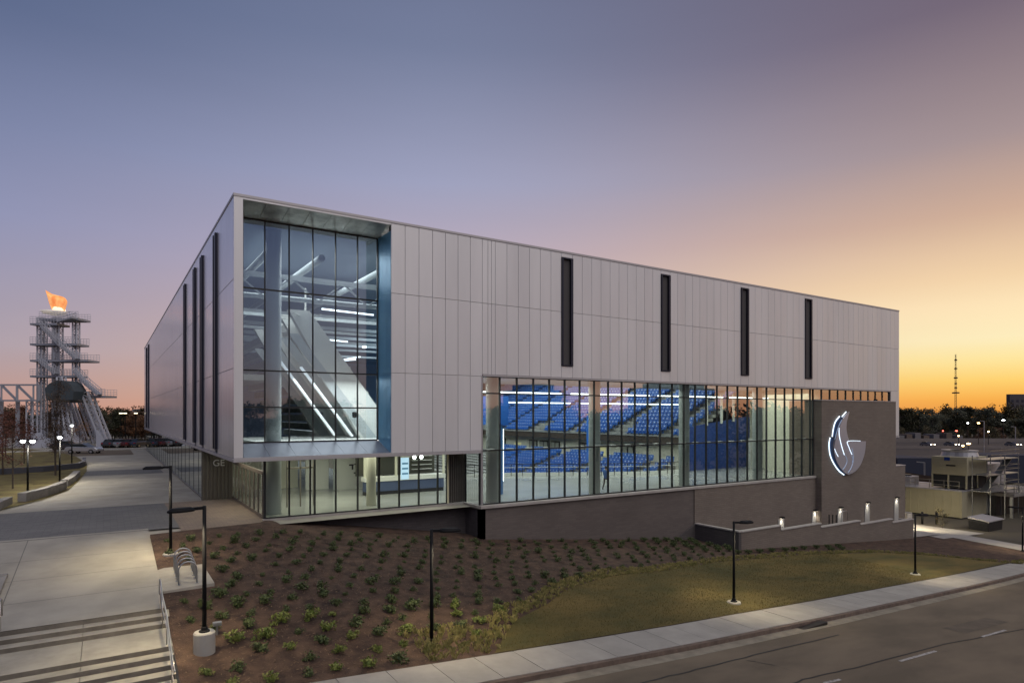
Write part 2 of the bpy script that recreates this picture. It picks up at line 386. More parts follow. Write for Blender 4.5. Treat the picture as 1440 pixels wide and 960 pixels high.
# plaza
plazam = mat('plaza_concrete', (0.32,0.295,0.245), rough=0.8, var=0.17, vscale=0.45, bump=0.25, bscale=30, detail=12)
sheet('plaza', [(-3.55, y) for y in np.linspace(-8.82,160,80)], [(-45, y) for y in np.linspace(-8.82,160,80)], fp, 0, plazam, 140, 6)
sheet('plaza_apron', [(-3.56,0.75),(14,0.9)], [(-3.56,96),(1.0,96)], fp, -0.006, plazam, 2, 30)
pav = brick_mat('plaza_pavers', (0.165,0.16,0.15), (0.135,0.13,0.125), (0.10,0.095,0.09), bw=0.6, bh=0.3, ms=0.012, wall=False, blotch=0.12)
pavb = brick_mat('entry_pavers', (0.25,0.19,0.14), (0.20,0.155,0.12), (0.14,0.11,0.09), bw=0.4, bh=0.2, ms=0.01, wall=False, blotch=0.12)
sheet('paver_band', [(-2.2,1.9),(-2.2,12.1)], [(-40,1.9),(-40,12.1)], fp, 0.006, pav, 8, 8)
sheet('entry_pavers', [(1.8,1.25),(1.8,12.1)], [(-2.2,1.25),(-2.2,12.1)], fp, 0.008, pavb, 8, 4)
sheet('far_paver_band', [(-0.6,36),(-0.6,42)], [(-16,36),(-16,42)], fp, 0.006, pav, 2, 2)
# scored joints of the plaza as thin darker strips
jm = mat('joint_grey', (0.16,0.15,0.135), rough=0.9)
mb = MB()
for y in (-6.4,-3.9,-1.4,15.5,19,22.5,26,29.5,33,45.5,49):
    xa = -3.6 if y < 1 else -1.0
    n_ = 6
    for k in range(n_):
        x0 = xa-(k*5.2); x1 = x0-5.2
        mb.add([(x0,y,fp(x0,y)+0.004),(x0,y+0.03,fp(x0,y+.03)+0.004),(x1,y+0.03,fp(x1,y+.03)+0.004),(x1,y,fp(x1,y)+0.004)], [(0,1,2,3)])
for xx in (-8.2,-12.4,-16.6):
    mb.add([(xx,-8.8,fp(xx,-8.8)+0.004),(xx,1.9,fp(xx,1.9)+0.004),(xx-0.03,1.9,fp(xx,1.9)+0.004),(xx-0.03,-8.8,fp(xx,-8.8)+0.004)], [(0,1,2,3)])
j = mb.build('plaza_joints', jm); j['kind'] = 'structure'
# dark street crossing beyond the plaza
sheet('cross_street', [(-90,84),(6,66),(70,54)] and [(-60,70),(-2,70)], [(-60,84),(-2,84)], lambda x,y: 0.02, 0, asph, 4, 3)
sheet('far_kerb_strip', [(-70,84.2),(4,84.2)], [(-70,86.2),(4,86.2)], lambda x,y: 0.16, 0, conc, 2, 1, thick=0.2)

# mulch bed and lawn
mulchm = mat('brown_mulch', (0.026,0.013,0.008), rough=1.0, col2=(0.098,0.057,0.036), vscale=1.7, bump=1.8, bscale=22, detail=12, contrast=(0.34,0.68))
LB = [(UG(px,py).x, UG(px,py).y) for px, py in ((660,926),(695,919),(719,876),(745,862),(770,850),(792,831),(830,818),(867,809),(920,805),(1012,790),(1125,780),(1237,777),(1312,781),(1387,789),(1440,793))]
LB[0] = (LB[0][0], swin(LB[0][0])); 
bed_w = [(-3.55,-14.9)]
lawn_in = LB
def lawn_y(X): return interp(X, LB[1:]) if X >= LB[1][0]-1e-6 else -99
NB = 140
xb_ = list(np.linspace(-3.55, 66, NB))
topY = lambda X: interp(X, [(-3.55,0.75),(1.6,1.35),(2.0,2.1),(13.95,2.1),(14.0,0.02),(66,0.02)])
sheet('mulch_bed', [(x_, topY(x_)) for x_ in xb_], [(x_, swin(x_)-0.0) for x_ in xb_], fz, 0.0, mulchm, 220, 26)
lawnm = mat('lawn_grass', (0.052,0.048,0.008), rough=0.95, col2=(0.145,0.098,0.022), vscale=0.42, bump=1.2, bscale=45, detail=12, contrast=(0.33,0.67), stretch=(0.5,1.2,1))
lx = list(np.linspace(LB[1][0], LB[-1][0], 60))
sheet('lawn', [(x_, lawn_y(x_)) for x_ in lx], [(x_, swin(x_)+0.0) for x_ in lx], fz, 0.03, lawnm, 160, 14)

# right hand path
ptA = [UG(1276,736), UG(1300,741), UG(1360,753), UG(1440,767), UG(1500,778)]; ptB = [UG(1276,751), UG(1300,748), UG(1360,760), UG(1440,775), UG(1500,788)]
sheet('side_path', [(p.x,p.y) for p in ptA], [(p.x,p.y) for p in ptB], fz, 0.05, walkm, 20, 2)

# ------------------------------------------------------------------ steps
stairs = empty('staircase', (-5.9,-9,-1.2), kind='structure')
def step(y0, y1, ztop, mname='stair_concrete'):
    for xa, xb in ((-8.25,-5.912), (-5.9,-3.56)):
        MB().box((xa,y0,ztop-0.5), (xb,y1,ztop)).build('step', MATS[mname], stairs, bevel=0.012)
nos = mat('shaded_riser', (0.13,0.115,0.095), rough=0.9, var=0.2, vscale=2)  # riser shade painted in as a colour darker than the treads
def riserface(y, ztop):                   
    MB().box((-8.2,y-0.006,ztop-0.148), (-3.6,y-0.001,ztop-0.012)).build('riser_shade', nos, stairs)
zt = -1.02; y = -8.82
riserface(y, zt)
for k in range(2):
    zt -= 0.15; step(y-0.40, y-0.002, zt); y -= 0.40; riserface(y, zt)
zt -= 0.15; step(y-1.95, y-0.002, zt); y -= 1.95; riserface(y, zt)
for k in range(5):
    zt -= 0.15; step(y-0.40, y-0.002, zt); y -= 0.40
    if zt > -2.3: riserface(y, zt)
step(y-1.4, y-0.002, zt-0.0)
railm = mat('stainless_rail', (0.55,0.52,0.47), rough=0.3, metal=0.9)
MB().prism([(-3.555,-8.83,-1.08),(-3.555,-9.65,-1.42),(-3.555,-11.6,-1.56),(-3.555,-13.5,-2.3),(-3.555,-14.9,-2.4),(-3.555,-14.9,-2.9),(-3.555,-8.83,-2.0)], (0.08,0,0)).build('cheek_wall', concd, stairs, bevel=0.01)
def handrail(xx, label, gr):
    h = empty('handrail', (xx,-11,-1.5), label, 'handrail', gr)
    prof = [(-8.35,-1.02),(-8.9,-1.02),(-9.6,-1.32),(-11.55,-1.47),(-13.4,-2.2),(-14.2,-2.25)]
    top = [(xx,-8.3,-1.02+0.35),(xx,-8.3,-1.02+0.8),(xx,-8.42,-1.02+0.92)] + [(xx,y_,z_+0.92) for y_, z_ in prof[1:]]
    MB().tube(top, 0.022, 8).build('top_rail', railm, h, smooth=True)
    MB().tube([(xx,y_,z_+0.5) for y_, z_ in prof[1:]], 0.014, 6).build('lower_rail', railm, h, smooth=True)
    for y_, z_ in ((-8.75,-1.02),(-9.7,-1.35),(-11.4,-1.47),(-13.3,-2.15)):
        MB().tube([(xx,y_,z_-0.1),(xx,y_,z_+0.92)], 0.019, 6).build('post', railm, h, smooth=True)
handrail(-3.72, 'steel handrail down the right edge of the steps beside the mulch bed', 'handrails of the outdoor steps')
handrail(-8.02, 'steel handrail at the left side of the steps by the small walled bed', 'handrails of the outdoor steps')

# left walled bed at the picture's left edge
lbw = empty('planter_wall', (-9,-5,-0.7), 'low concrete planter wall at the head of the steps, left edge', 'planter wall')
MB().box((-30,-3.4,-1.2),(-8.4,-3.1,fp(0,-3.2)+0.12)).build('wall_top_run', conc_old, lbw, bevel=0.015)
MB().prism([(-8.72,-3.41,-1.3),(-8.72,-3.41,-0.4),(-8.72,-8.8,-0.92),(-8.72,-8.8,-1.6)], (0.32,0,0)).build('wall_side_run', conc_old, lbw, bevel=0.015)
sheet('left_bed', [(-8.72,-3.45),(-8.72,-14)], [(-30,-3.45),(-30,-14)], lambda x,y: fp(x,y)-0.12-0.02*max(0,-8-y), 0, mulchm, 10, 6)

# ------------------------------------------------------------------ the arena
A = empty('arena_building', (0,0,0), 'wide sports arena clad in pale metal panels with long glass front and brick base', 'building')
ZB, ZM, ZU, ZT = 3.42, 7.96, 12.45, 16.38
XE, YE = 64.5, 86.0
# backing walls behind the panels (dark joints show between them)
bk = MB()
bk.box((14.06,0.07,7.98),(XE-0.07,0.45,ZT))
bk.box((8.25,0.07,ZB+0.02),(14.06,0.45,ZT))
bk.box((62.75,0.07,ZB+0.02),(XE-0.07,0.45,7.98))
bk.box((0.07,0.07,ZB+0.02),(0.45,YE-0.07,ZT))
bk.box((XE-0.45,0.07,ZB+0.02),(XE-0.07,YE,ZT))
bk.box((0.07,YE-0.45,ZB),(XE,YE-0.07,ZT))
bk.build('backing_wall', seam_m, A)
MB().box((0.1,0.1,ZT-0.1),(XE-0.1,YE-0.1,ZT+0.02)).build('roof', trim_m, A)
# panels
pcache = {}
def pan(key, dims, m):
    if key not in pcache:
        mb = MB(); w, t, h = dims; bv = 0.012
        x0, x1, z0, z1 = 0, w, 0, h
        # front face inset by a folded edge
        mb.add([(x0,t,z0),(x1,t,z0),(x1,t,z1),(x0,t,z1),(x0,bv,z0),(x1,bv,z0),(x1,bv,z1),(x0,bv,z1),
                (x0+bv,0,z0+bv),(x1-bv,0,z0+bv),(x1-bv,0,z1-bv),(x0+bv,0,z1-bv)],
               [(8,9,10,11),(4,5,9,8),(5,6,10,9),(6,7,11,10),(7,4,8,11),(0,1,5,4),(1,2,6,5),(2,3,7,6),(3,0,4,7)])
        pcache[key] = mb.mesh('panel', m)
    return pcache[key]
def fpanel(x0, x1, z0, z1, y=0.0):
    g = 0.008; q = rnd.randrange(3)
    me = pan(('f', round(x1-x0,3), round(z1-z0,3), q), (x1-x0-2*g, 0.07, z1-z0-2*g), MATS['panel_metal_%d' % q])
    o = bpy.data.objects.new('panel', me); o.location = (x0+g, y, z0+g); C.objects.link(o); o.parent = A
def lpanel(y0, y1, z0, z1):
    g = 0.008
    me = pan(('l', round(y1-y0,3), round(z1-z0,3)), (y1-y0-2*g, 0.07, z1-z0-2*g), lpan_m)
    o = bpy.data.objects.new('side_panel', me); o.location = (0, y1-g, z0+g); o.rotation_euler = (0,0,-math.pi/2); C.objects.link(o); o.parent = A
xs_ = [8.2, 9.04, 9.9, 10.76, 11.6, 12.44, 13.28, 14.12]
for a, b in zip(xs_, xs_[1:]):
    for z0, z1 in ((ZB,ZM),(ZM,ZU),(ZU,ZT)): fpanel(a, b, z0, z1)
SL = [(20.2,21.15),(29.5,30.47),(38.75,39.75),(47.75,48.8)]
xs2 = [14.12,14.52,14.77,15.05]; xx = 15.05
for a, b in SL + [(64.5,64.5)]:
    n_ = max(1, round((a-xx)/0.86))
    for k in range(1, n_+1): xs2.append(xx+(a-xx)*k/n_)
    if a < 64: xs2.append(b); xx = b
isslot = lambda a: any(abs(a-s0) < 1e-6 for s0, _ in SL)
for a, b in zip(xs2, xs2[1:]):
    if isslot(a):
        fpanel(a, b, ZM+0.12, 8.84); fpanel(a, b, 16.1, ZT)
    else:
        for z0, z1 in ((ZM+0.12,ZU),(ZU,ZT)): fpanel(a, b, z0, z1)
fpanel(62.78, XE, ZB, ZM+0.12)
# left side panels
LSL = [(5.4,6.4),(11.4,12.4),(15.4,16.4),(21.9,22.9),(72.2,73.4),(77.6,79)]
ys_ = [0.0]; yy = 0.0
for a, b in LSL + [(YE,YE)]:
    n_ = max(1, round((a-yy)/1.72))
    for k in range(1, n_+1): ys_.append(yy+(a-yy)*k/n_)
    if a < 85: ys_.append(b); yy = b
for a, b in zip(ys_, ys_[1:]):
    if any(abs(a-s0) < 1e-6 for s0, _ in LSL):
        if True: lpanel(a, b, 15.88, ZT)
        continue
    for z0, z1 in ((ZB,7.9),(7.9,12.3),(12.3,ZT)): lpanel(a, b, z0, z1)
# copings and bottom trims
MB().box((-0.03,-0.03,ZT),(XE+0.02,0.55,ZT+0.14)).box((-0.03,0.55,ZT),(0.5,YE,ZT+0.14)).build('coping', trim_m, A, bevel=0.01)
MB().box((-0.02,-0.02,ZB-0.17),(14.1,0.35,ZB-0.002)).box((-0.02,0.35,ZB-0.17),(0.35,YE,ZB-0.002)).build('bottom_trim', trim_m, A, bevel=0.01)
MB().box((14.13,-0.06,ZM+0.0),(62.8,0.2,ZM+0.11)).build('window_head_trim', trim_m, A, bevel=0.01)
MB().box((62.7,-0.03,6.96),(62.79,0.4,ZM)).box((14.05,-0.02,0.06),(14.13,0.3,ZM)).build('window_jamb', trim_m, A)
MB().box((62.78,-0.02,ZB-0.2),(XE+0.02,0.4,ZB-0.002)).build('corner_trim', trim_m, A)
# soffit under the overhang
MB().box((0.35,0.35,ZB-0.10),(14.0,2.0,ZB-0.02)).box((0.35,2.0,ZB-0.1),(1.8,12.2,ZB-0.02)).build('overhang_soffit', soff, A)
# corner window recess
rc = MB()
rc.box((0.0,0.0,15.98+0.3),(8.2,0.07,ZT))
rc.build('recess_head_face', MATS['panel_metal_1'], A)
MB().box((0.0,0.0,ZB),(0.42,0.07,16.28)).build('recess_left_face', MATS['panel_metal_0'], A)
for k in range(7):           # soffit panels
    a, b = 0.43+k*7.76/7, 0.43+(k+1)*7.76/7
    MB().prism([(a+.008,0.075,16.27),(b-.008,0.075,16.27),(b-.008,2.02,15.99),(a+.008,2.02,15.99)], (0,0,0.06)).build('soffit_panel', soff, A)
for z0, z1 in ((4.12,7.96),(7.96,12.45),(12.45,15.97)):
    for k in range(3):
        y0 = 0.075+k*0.645; MB().box((8.195,y0+0.006,z0+0.006),(8.245,y0+0.639,z1-0.006)).build('reveal_panel', bluem, A)
MB().prism([(8.195,0.075,ZB),(8.195,0.075,4.12),(8.195,2.0,4.12)], (0.05,0,0)).build('reveal_base_panel', bluem, A)
for k in range(6):
    a, b = 0.43+k*7.76/6, 0.43+(k+1)*7.76/6
    MB().prism([(a+.006,0.02,ZB+0.03),(b-.006,0.02,ZB+0.03),(b-.006,2.0,4.10),(a+.006,2.0,4.10)], (0,0,-0.05)).build('sill_panel', sillm, A)
MB().box((0.36,0.075,3.5),(0.42,2.0,15.99)).build('left_reveal', MATS['panel_metal_0'], A)
MB().box((0.0,-0.015,ZB-0.002),(8.24,0.02,ZB+0.05)).build('sill_edge', trim_m, A)
# slot windows
for a, b in SL:
    s = MB().box((a+.01,-0.09,8.86),(a+0.12,0.5,16.08)).box((b-0.20,-0.09,8.86),(b-.01,0.5,16.08)).box((a+0.12,-0.09,8.86),(b-0.2,0.5,8.94)).box((a+0.12,-0.09,16.0),(b-0.2,0.5,16.08)).build('slot_window', slotm, A)
    for k in range(4):
        z0 = 8.95+k*1.7625; MB().box((a+0.13,0.12,z0+0.015),(b-0.21,0.14,z0+1.7475)).build('pane', glassr, s)
    MB().box((a+0.1,0.3,8.9),(b-0.1,0.4,16.0)).build('blind', darkmet, s)
for a, b in LSL:
    s = MB().box((-0.14,a+.01,3.66),(0.4,a+0.3,15.86)).box((-0.14,b-0.3,3.66),(0.4,b-.01,15.86)).box((-0.02,a+0.3,3.66),(0.4,b-0.3,3.72)).build('side_slot_window', slotm, A)
    MB().box((0.0,a+0.31,3.73),(0.03,b-0.31,15.85)).build('pane', glassb, s)
# glazing helper: a row of mullions with panes
pc = {}
def pane_obj(w, h, axis, m, loc, name='glass_pane'):
    k = (round(w,2), round(h,2), axis, m.name)
    if k not in pc:
        mb = MB()
        if axis == 'x': mb.box((0,0,0),(w,0.012,h))
        else: mb.box((0,0,0),(0.012,w,h))
        pc[k] = mb.mesh('glass_pane', m)
    o = bpy.data.objects.new(name, pc[k]); o.location = loc; C.objects.link(o); o.parent = A
def glazing(xs, y, zs_, m, mw=0.065, md=0.16, skip=None, wide=()):
    for i, x in enumerate(xs):
        w = mw*1.8 if i in wide else mw
        MB().box((x-w/2,y-md*0.5,zs_[0]),(x+w/2,y+md*0.5,zs_[-1])).build('mullion', mull, A)
    for z in zs_:
        MB().box((xs[0]+mw/2,y-0.05,z-0.04),(xs[-1]-mw/2,y+0.05,z+0.04)).build('transom', mull, A)
    for a, b in zip(xs, xs[1:]):
        for z0, z1 in zip(zs_, zs_[1:]):
            pane_obj(b-a-mw-0.01, z1-z0-0.09, 'x', m, (a+mw/2+.005, y-0.006, z0+0.045))
# main window
mx_ = [14.16+1.28*i for i in range(28)]
mx_[-1] = 49.16 if mx_[-1] > 49.16 else mx_[-1]
glazing([x for x in mx_ if x < 49.1]+[49.16], 0.12, (0.09,3.4,6.93,7.96), glass)
glazing([49.16+1.35*i for i in range(11)], 0.12, (6.98,7.96), glass)
# bright ledge with brackets along the lower transom
sb = MB().box((14.2,0.2,3.33),(49.1,0.42,3.40)); ledge = sb.build('transom_ledge', mat('white_ledge', (0.75,0.75,0.72), rough=0.5), A)
for i in range(24): MB().box((14.8+i*1.45,0.42,3.30),(15.25+i*1.45,0.62,3.46)).build('ledge_bracket', MATS['white_ledge'], A)
# lobby glazing
glazing([1.84,3.12,4.25,4.50,5.68,6.96,8.24,9.52,10.80,12.08,12.72], 2.03, (0.06,3.26), glassc, wide=(0,6))
# side return at the jog
for yy_ in (0.18,1.95): MB().box((13.98,yy_-0.05,0.06),(14.06,yy_+0.05,ZB-0.18)).build('mullion', mull, A)
pane_obj(1.62, 3.1, 'y', glassc, (14.02,0.26,0.1))
# corner window
glazing([0.46,1.86,3.12,4.40,5.68,6.96,8.16], 2.06, (4.13,6.0,7.96,12.3,15.95), glassb, mw=0.05)
# ribbed metal walls
mb = MB().box((12.78,2.0,0.06),(14.0,2.12,ZB-0.1))
for k in range(8): mb.box((12.80+k*0.15,1.93,0.06),(12.86+k*0.15,2.0,ZB-0.1))
mb.build('ribbed_wall', ribm, A)
MB().box((12.70,1.9,0.06),(12.79,2.14,ZB-0.1)).build('yellow_jamb', mat('cream_paint', (0.72,0.68,0.44), rough=0.6), A)
mb = MB().box((-0.02,12.25,0),(1.84,12.4,ZB-0.12))
wl = mb.build('entry_side_wall', ribm, A)
for k in range(8): MB().box((0.02+k*0.23,12.17,0.0),(0.12+k*0.23,12.25,ZB-0.12)).build('rib', ribm, wl)
# letters on the side wall of the entrance
tc_ = bpy.data.curves.new('letters', 'FONT'); tc_.body = 'GE'; tc_.size = 0.6; tc_.extrude = 0.02
to = bpy.data.objects.new('wall_letters', tc_); C.objects.link(to); to.rotation_euler = (R(90),0,0); to.location = (0.62,12.13,2.22)
tc_.materials.append(mat('letter_white', (0.6,0.6,0.58), rough=0.5))
bpy.context.view_layer.update()
me = bpy.data.meshes.new_from_object(to.evaluated_get(bpy.context.evaluated_depsgraph_get()))
o2 = bpy.data.objects.new('gate_letters', me); o2.matrix_world = to.matrix_world; C.objects.link(o2); bpy.data.objects.remove(to); o2.parent = A
# entrance doors along the inner line
frm = mat('door_frame_metal', (0.20,0.175,0.14), rough=0.45, metal=0.4)
for k in range(8):
    y0 = 2.45+k*1.22
    d = MB().box((1.80,y0,0.02),(1.88,y0+0.07,2.45)).box((1.80,y0+1.1,0.02),(1.88,y0+1.17,2.45)).box((1.80,y0+.07,2.36),(1.88,y0+1.1,2.45)).box((1.80,y0+.07,0.02),(1.88,y0+1.1,0.2)).build('entrance_door', frm, A)
    MB().box((1.83,y0+0.08,0.21),(1.845,y0+1.09,2.35)).build('pane', glassc, d)
    MB().tube([(1.74,y0+0.14,0.9),(1.74,y0+0.14,1.5)], 0.018, 6).build('handle', railm, d)
MB().box((1.79,2.1,2.46),(1.9,12.25,2.56)).build('door_header', frm, A)
for k in range(8): pane_obj(1.16, 0.68, 'y', glassc, (1.84,2.47+k*1.22,2.59))
# left side ground floor: mirror-like glass set back under the overhang
ly = [12.4+2.95*i for i in range(25)]
for i, y0 in enumerate(ly):
    MB().box((0.135,y0-0.03,0.11),(0.22,y0+0.03,ZB-0.17)).build('mullion', mull, A)
    if i < 24: pane_obj(2.87, 3.05, 'y', glassr, (0.15,y0+0.04,0.12))
MB().box((0.08,12.4,0.0),(0.26,YE,0.11)).build('side_sill', frm, A)
MB().box((1.2,12.5,0.0),(1.3,YE-1,ZB)).build('inner_side_wall', mat('dark_interior', (0.10,0.10,0.11), rough=0.7), A)  # plain dark wall behind the side glass
# brick base
def brickwall(name, a, b, m): return MB().box(a, b).build(name, m, A)
MB().prism([(1.84,1.97,-0.3),(14.02,1.97,-2.6),(14.02,1.97,-0.14),(1.84,1.97,-0.14)], (0,0.4,0)).build('lobby_base_wall', brickd, A)
MB().box((1.72,1.90,-0.14),(14.0,2.1,0.03)).build('lobby_sill', stone, A, bevel=0.01)
MB().box((13.86,-0.10,-0.14),(14.02,1.90,0.03)).build('jog_sill', stone, A)
MB().prism([(14.02,-0.08,-2.7),(33.0,-0.08,-4.8),(33.0,-0.08,-0.14),(14.02,-0.08,-0.14)], (0,0.5,0)).build('base_wall', brick_mat('darker_base_brick', (0.120,0.098,0.086), (0.102,0.083,0.074), (0.10,0.085,0.075), bw=0.6, bh=0.15, ms=0.012, blotch=0.10), A)
MB().box((14.02,-0.08,-2.6),(14.3,1.97,-0.14)).build('jog_base_wall', brickd, A)
MB().box((33.0,-0.16,-7.5),(49.16,0.4,-0.14)).build('base_wall', brick, A)
MB().box((13.88,-0.24,-0.14),(49.16,0.1,0.04)).build('window_sill', stone, A, bevel=0.012)
blk = MB().box((49.18,-0.72,-7.6),(62.35,2.5,6.9)).build('brick_block', brick, A)
MB().box((49.14,-0.76,6.9),(62.39,2.5,6.975)).build('block_coping', trim_m, A)
MB().box((62.35,-0.70,-7.6),(64.3,2.5,0.36)).build('low_brick_block', brick, A)
MB().box((62.36,-0.74,0.36),(64.34,2.5,0.43)).build('low_block_coping', trim_m, A)
MB().box((62.35,0.2,0.36),(64.2,6,ZB)).box((61.5,2.5,-7.5),(63.9,80,ZB)).build('east_wall', brick, A)
MB().prism([(30.9,-0.22,-3.86),(33.02,-0.22,-2.80),(33.02,-0.22,-4.6),(30.9,-0.22,-4.4)], (0,0.13,0)).build('wing_wall', brickd, A)

# ramp wall stepping down
RW = empty('stepped_retaining_wall', (45,-4,-4), 'stepped brick retaining wall in front of the lit wall lamps', 'retaining wall')
MB().prism([(33.0,-4.2,-5.4),(33.0,-0.17,-5.2),(33.0,-0.17,-2.86),(33.0,-4.2,-2.86)], (0.3,0,0)).build('end_wall', brickd, RW)  # darker brick puts the shade of this end face into its colour
MB().box((32.95,-4.24,-2.86),(33.35,-0.18,-2.77)).build('cap', stone, RW)
for a, b, zt_ in ((33.3,38.0,-2.80),(38.0,43.3,-3.13),(43.3,49.2,-3.45),(49.2,54.6,-3.78),(54.6,58.4,-4.12)):
    MB().box((a,-4.2,-7.5),(b,-3.9,zt_-0.09)).build('wall_section', brick, RW)
    MB().box((a-0.02 if a > 33.4 else 33.35,-4.26,zt_-0.09),(b+0.01,-3.84,zt_)).build('cap', stone, RW, bevel=0.012)
MB().box((58.1,-3.9,-7.5),(58.4,-3.0,-4.25)).build('wall_return', stone, RW)
wm = sheet('ramp_walk', [(33.3,-3.9),(64.5,-3.9)], [(33.3,-0.2),(64.5,-0.75)], lambda x,y: interp(x, [(33,-3.6),(37,-4.3),(60,-6.05),(70,-6.5)]), 0, walkm, 30, 2)
sheet('end_landing', [(58.4,-5.0),(70,-5.6)], [(58.4,-3.9),(70,2)], lambda x,y: -6.15-(x-58)*0.03, 0.02, walkm, 6, 3)
# wall lamps
lampglow = mat('lamp_lens', (1,1,1), emit=(1.0,0.92,0.74), estr=9)
whitem = mat('white_paint', (0.32,0.31,0.29), rough=0.6)
for i, (px, py) in enumerate(((1098,728),(1145,718),(1181,714),(1219,707),(1260,700))):
    Y = -0.16 if px < 1148 else -0.72
    p = UY(px, py, Y)
    s = empty('wall_lamp', (p.x,Y,p.z), ['downlight on the brick wall nearest the start of the stepped wall','second wall downlight, left of the round-topped handrail','wall downlight beneath the flame logo by the handrail','wall downlight to the right of the flame logo','wall downlight at the far right end of the brick wall'][i], 'wall lamp', 'wall downlights on the brick wall')
    MB().box((p.x-0.2,Y-0.28,p.z-0.0),(p.x+0.2,Y-0.002,p.z+0.13)).build('housing', blackp, s, bevel=0.02)
    MB().box((p.x-0.16,Y-0.24,p.z-0.006),(p.x+0.16,Y-0.06,p.z-0.001)).build('lens', lampglow, s)
    MB().box((p.x-0.42,Y-0.05,p.z-2.35),(p.x+0.42,Y-0.002,p.z-0.08)).build('lit_door_leaf', whitem, s)
    dr = bpy.data.lights.new('lamp_beam', 'SPOT'); do = bpy.data.objects.new('lamp_beam', dr); C.objects.link(do); do.parent = s
    do.location = (0,-0.16,-0.02); do.rotation_euler = (R(6),0,0); dr.spot_size = R(84); dr.spot_blend = 0.7; dr.energy = 120; dr.color = (1,0.93,0.78); dr.shadow_soft_size = 0.1
# short pipe rails and bin-like posts on the ramp walk
for px in (1166,1171,1176):
    p = UY(px, 735, -1.5); h = 0.9
    o = MB().tube([(p.x,-1.5,p.z-0.8),(p.x,-1.5,p.z+0.75)], 0.05, 8).build('bollard', blackp, smooth=True); tag(o, {1166:'left',1171:'middle',1176:'right'}[px]+' one of three dark slim posts behind the stepped wall', 'bollard', 'posts on the ramp')
rr = empty('ramp_handrail', (53,-1,-4), 'thin handrail with a rounded top on the lit ramp', 'handrail')
p = UY(1183,735,-2.2); q = UY(1188,735,-2.2)
MB().tube([(p.x,-2.2,-5.5),(p.x,-2.2,-3.15),(p.x+0.15,-2.2,-3.0),(q.x+0.3,-2.2,-3.0),(q.x+0.45,-2.2,-3.15),(q.x+0.45,-2.2,-5.6)], 0.03, 6).build('rail', railm, rr, smooth=True)

# flame emblem on the brick
LG = empty('flame_emblem', (55,-0.72,3), 'large halo-lit silver flame emblem mounted on the brick block', 'wall emblem')
def LP(x, y, off): return UY(1130+x/8, 560+y/8, -0.72-off)
emb = mat('emblem_metal', (0.50,0.48,0.52), rough=0.35, metal=0.4)
halo = mat('halo_light', (1,1,1), emit=(0.70,0.86,1.0), estr=2.0)
blued = mat('emblem_blue_edge', (0.03,0.07,0.16), rough=0.4, metal=0.3)
def smooth(pts, n=5):
    out = []
    for i in range(len(pts)-1):
        p0 = pts[max(i-1,0)]; p1 = pts[i]; p2 = pts[i+1]; p3 = pts[min(i+2,len(pts)-1)]
        for k in range(n):
            t = k/n
            out.append(tuple(0.5*((2*b)+(-a+c)*t+(2*a-5*b+4*c-d)*t*t+(-a+3*b-3*c+d)*t**3) for a,b,c,d in zip(p0,p1,p2,p3)))
    out.append(pts[-1]); return out
left = smooth([(500,150),(430,222),(388,320),(350,440),(325,560),(345,680),(390,770),(440,830),(490,855)])
right = smooth([(490,855),(560,820),(620,750),(660,650),(678,560),(683,480)]); top = [(497,480)]; inner = smooth([(497,480),(478,420),(465,340),(472,250),(500,150)])
def plate(pts, o0, o1, m, name, par=LG):
    bm = bmesh.new(); a = [bm.verts.new(LP(x,y,o0)) for x,y in pts]; f = bm.faces.new(a)
    r_ = bmesh.ops.extrude_face_region(bm, geom=[f]); d = LP(0,0,o1)-LP(0,0,o0)
    bmesh.ops.translate(bm, verts=[v for v in r_['geom'] if isinstance(v, bmesh.types.BMVert)], vec=(0,-(o1-o0),0))
    bmesh.ops.recalc_face_normals(bm, faces=bm.faces)
    me = bpy.data.meshes.new(name); bm.to_mesh(me); bm.free(); me.materials.append(m)
    o = bpy.data.objects.new(name, me); C.objects.link(o); setpar(o, par); return o
plate(left[:-1]+right+top+inner[1:-1], 0.06, 0.22, emb, 'flame_plate')
def lune(outer, inner_, m, name, o0=0.05, o1=0.2): plate(outer+inner_[::-1], o0, o1, m, name)
lune(smooth([(298,440),(286,520),(300,640),(345,740),(400,815),(455,858)]), smooth([(330,446),(312,520),(322,630),(360,725),(412,800),(458,842)]), blued, 'lower_crescent')
lune(smooth([(405,200),(358,262),(335,340),(322,430)]), smooth([(425,222),(385,280),(358,350),(346,432)]), blued, 'upper_crescent')
def gl(pts, off, r, name='halo_tube'): MB().tube([LP(x,y,off) for x,y in smooth(pts)], r*0.8, 6).build(name, halo, LG, smooth=True)
gl([(298,440),(286,520),(300,640),(345,740),(400,815),(455,858)], 0.10, 0.055)
gl([(405,200),(358,262),(335,340),(322,430)], 0.10, 0.055)
gl([(478,150),(432,205)], 0.10, 0.05)
gl([(400,330),(404,420),(428,530),(460,635)], 0.24, 0.028, 'stroke_light')
gl([(350,565),(368,610),(392,655)], 0.24, 0.02, 'stroke_light')
gl([(640,478),(500,482),(512,550),(545,630)], 0.24, 0.022, 'stroke_light')
stroke = mat('emblem_stroke', (0.30,0.38,0.52), rough=0.4, metal=0.3, emit=(0.5,0.7,1.0), estr=0.25)
for pts in ([(470,640),(490,700),(470,760),(440,800)],[(540,640),(558,700),(535,780),(500,835)],[(545,560),(560,650),(550,720)],[(430,240),(400,300),(372,380),(352,460)]):
    MB().tube([LP(x,y,0.225) for x,y in smooth(pts)], 0.03, 5).build('stroke', stroke, LG, smooth=True)

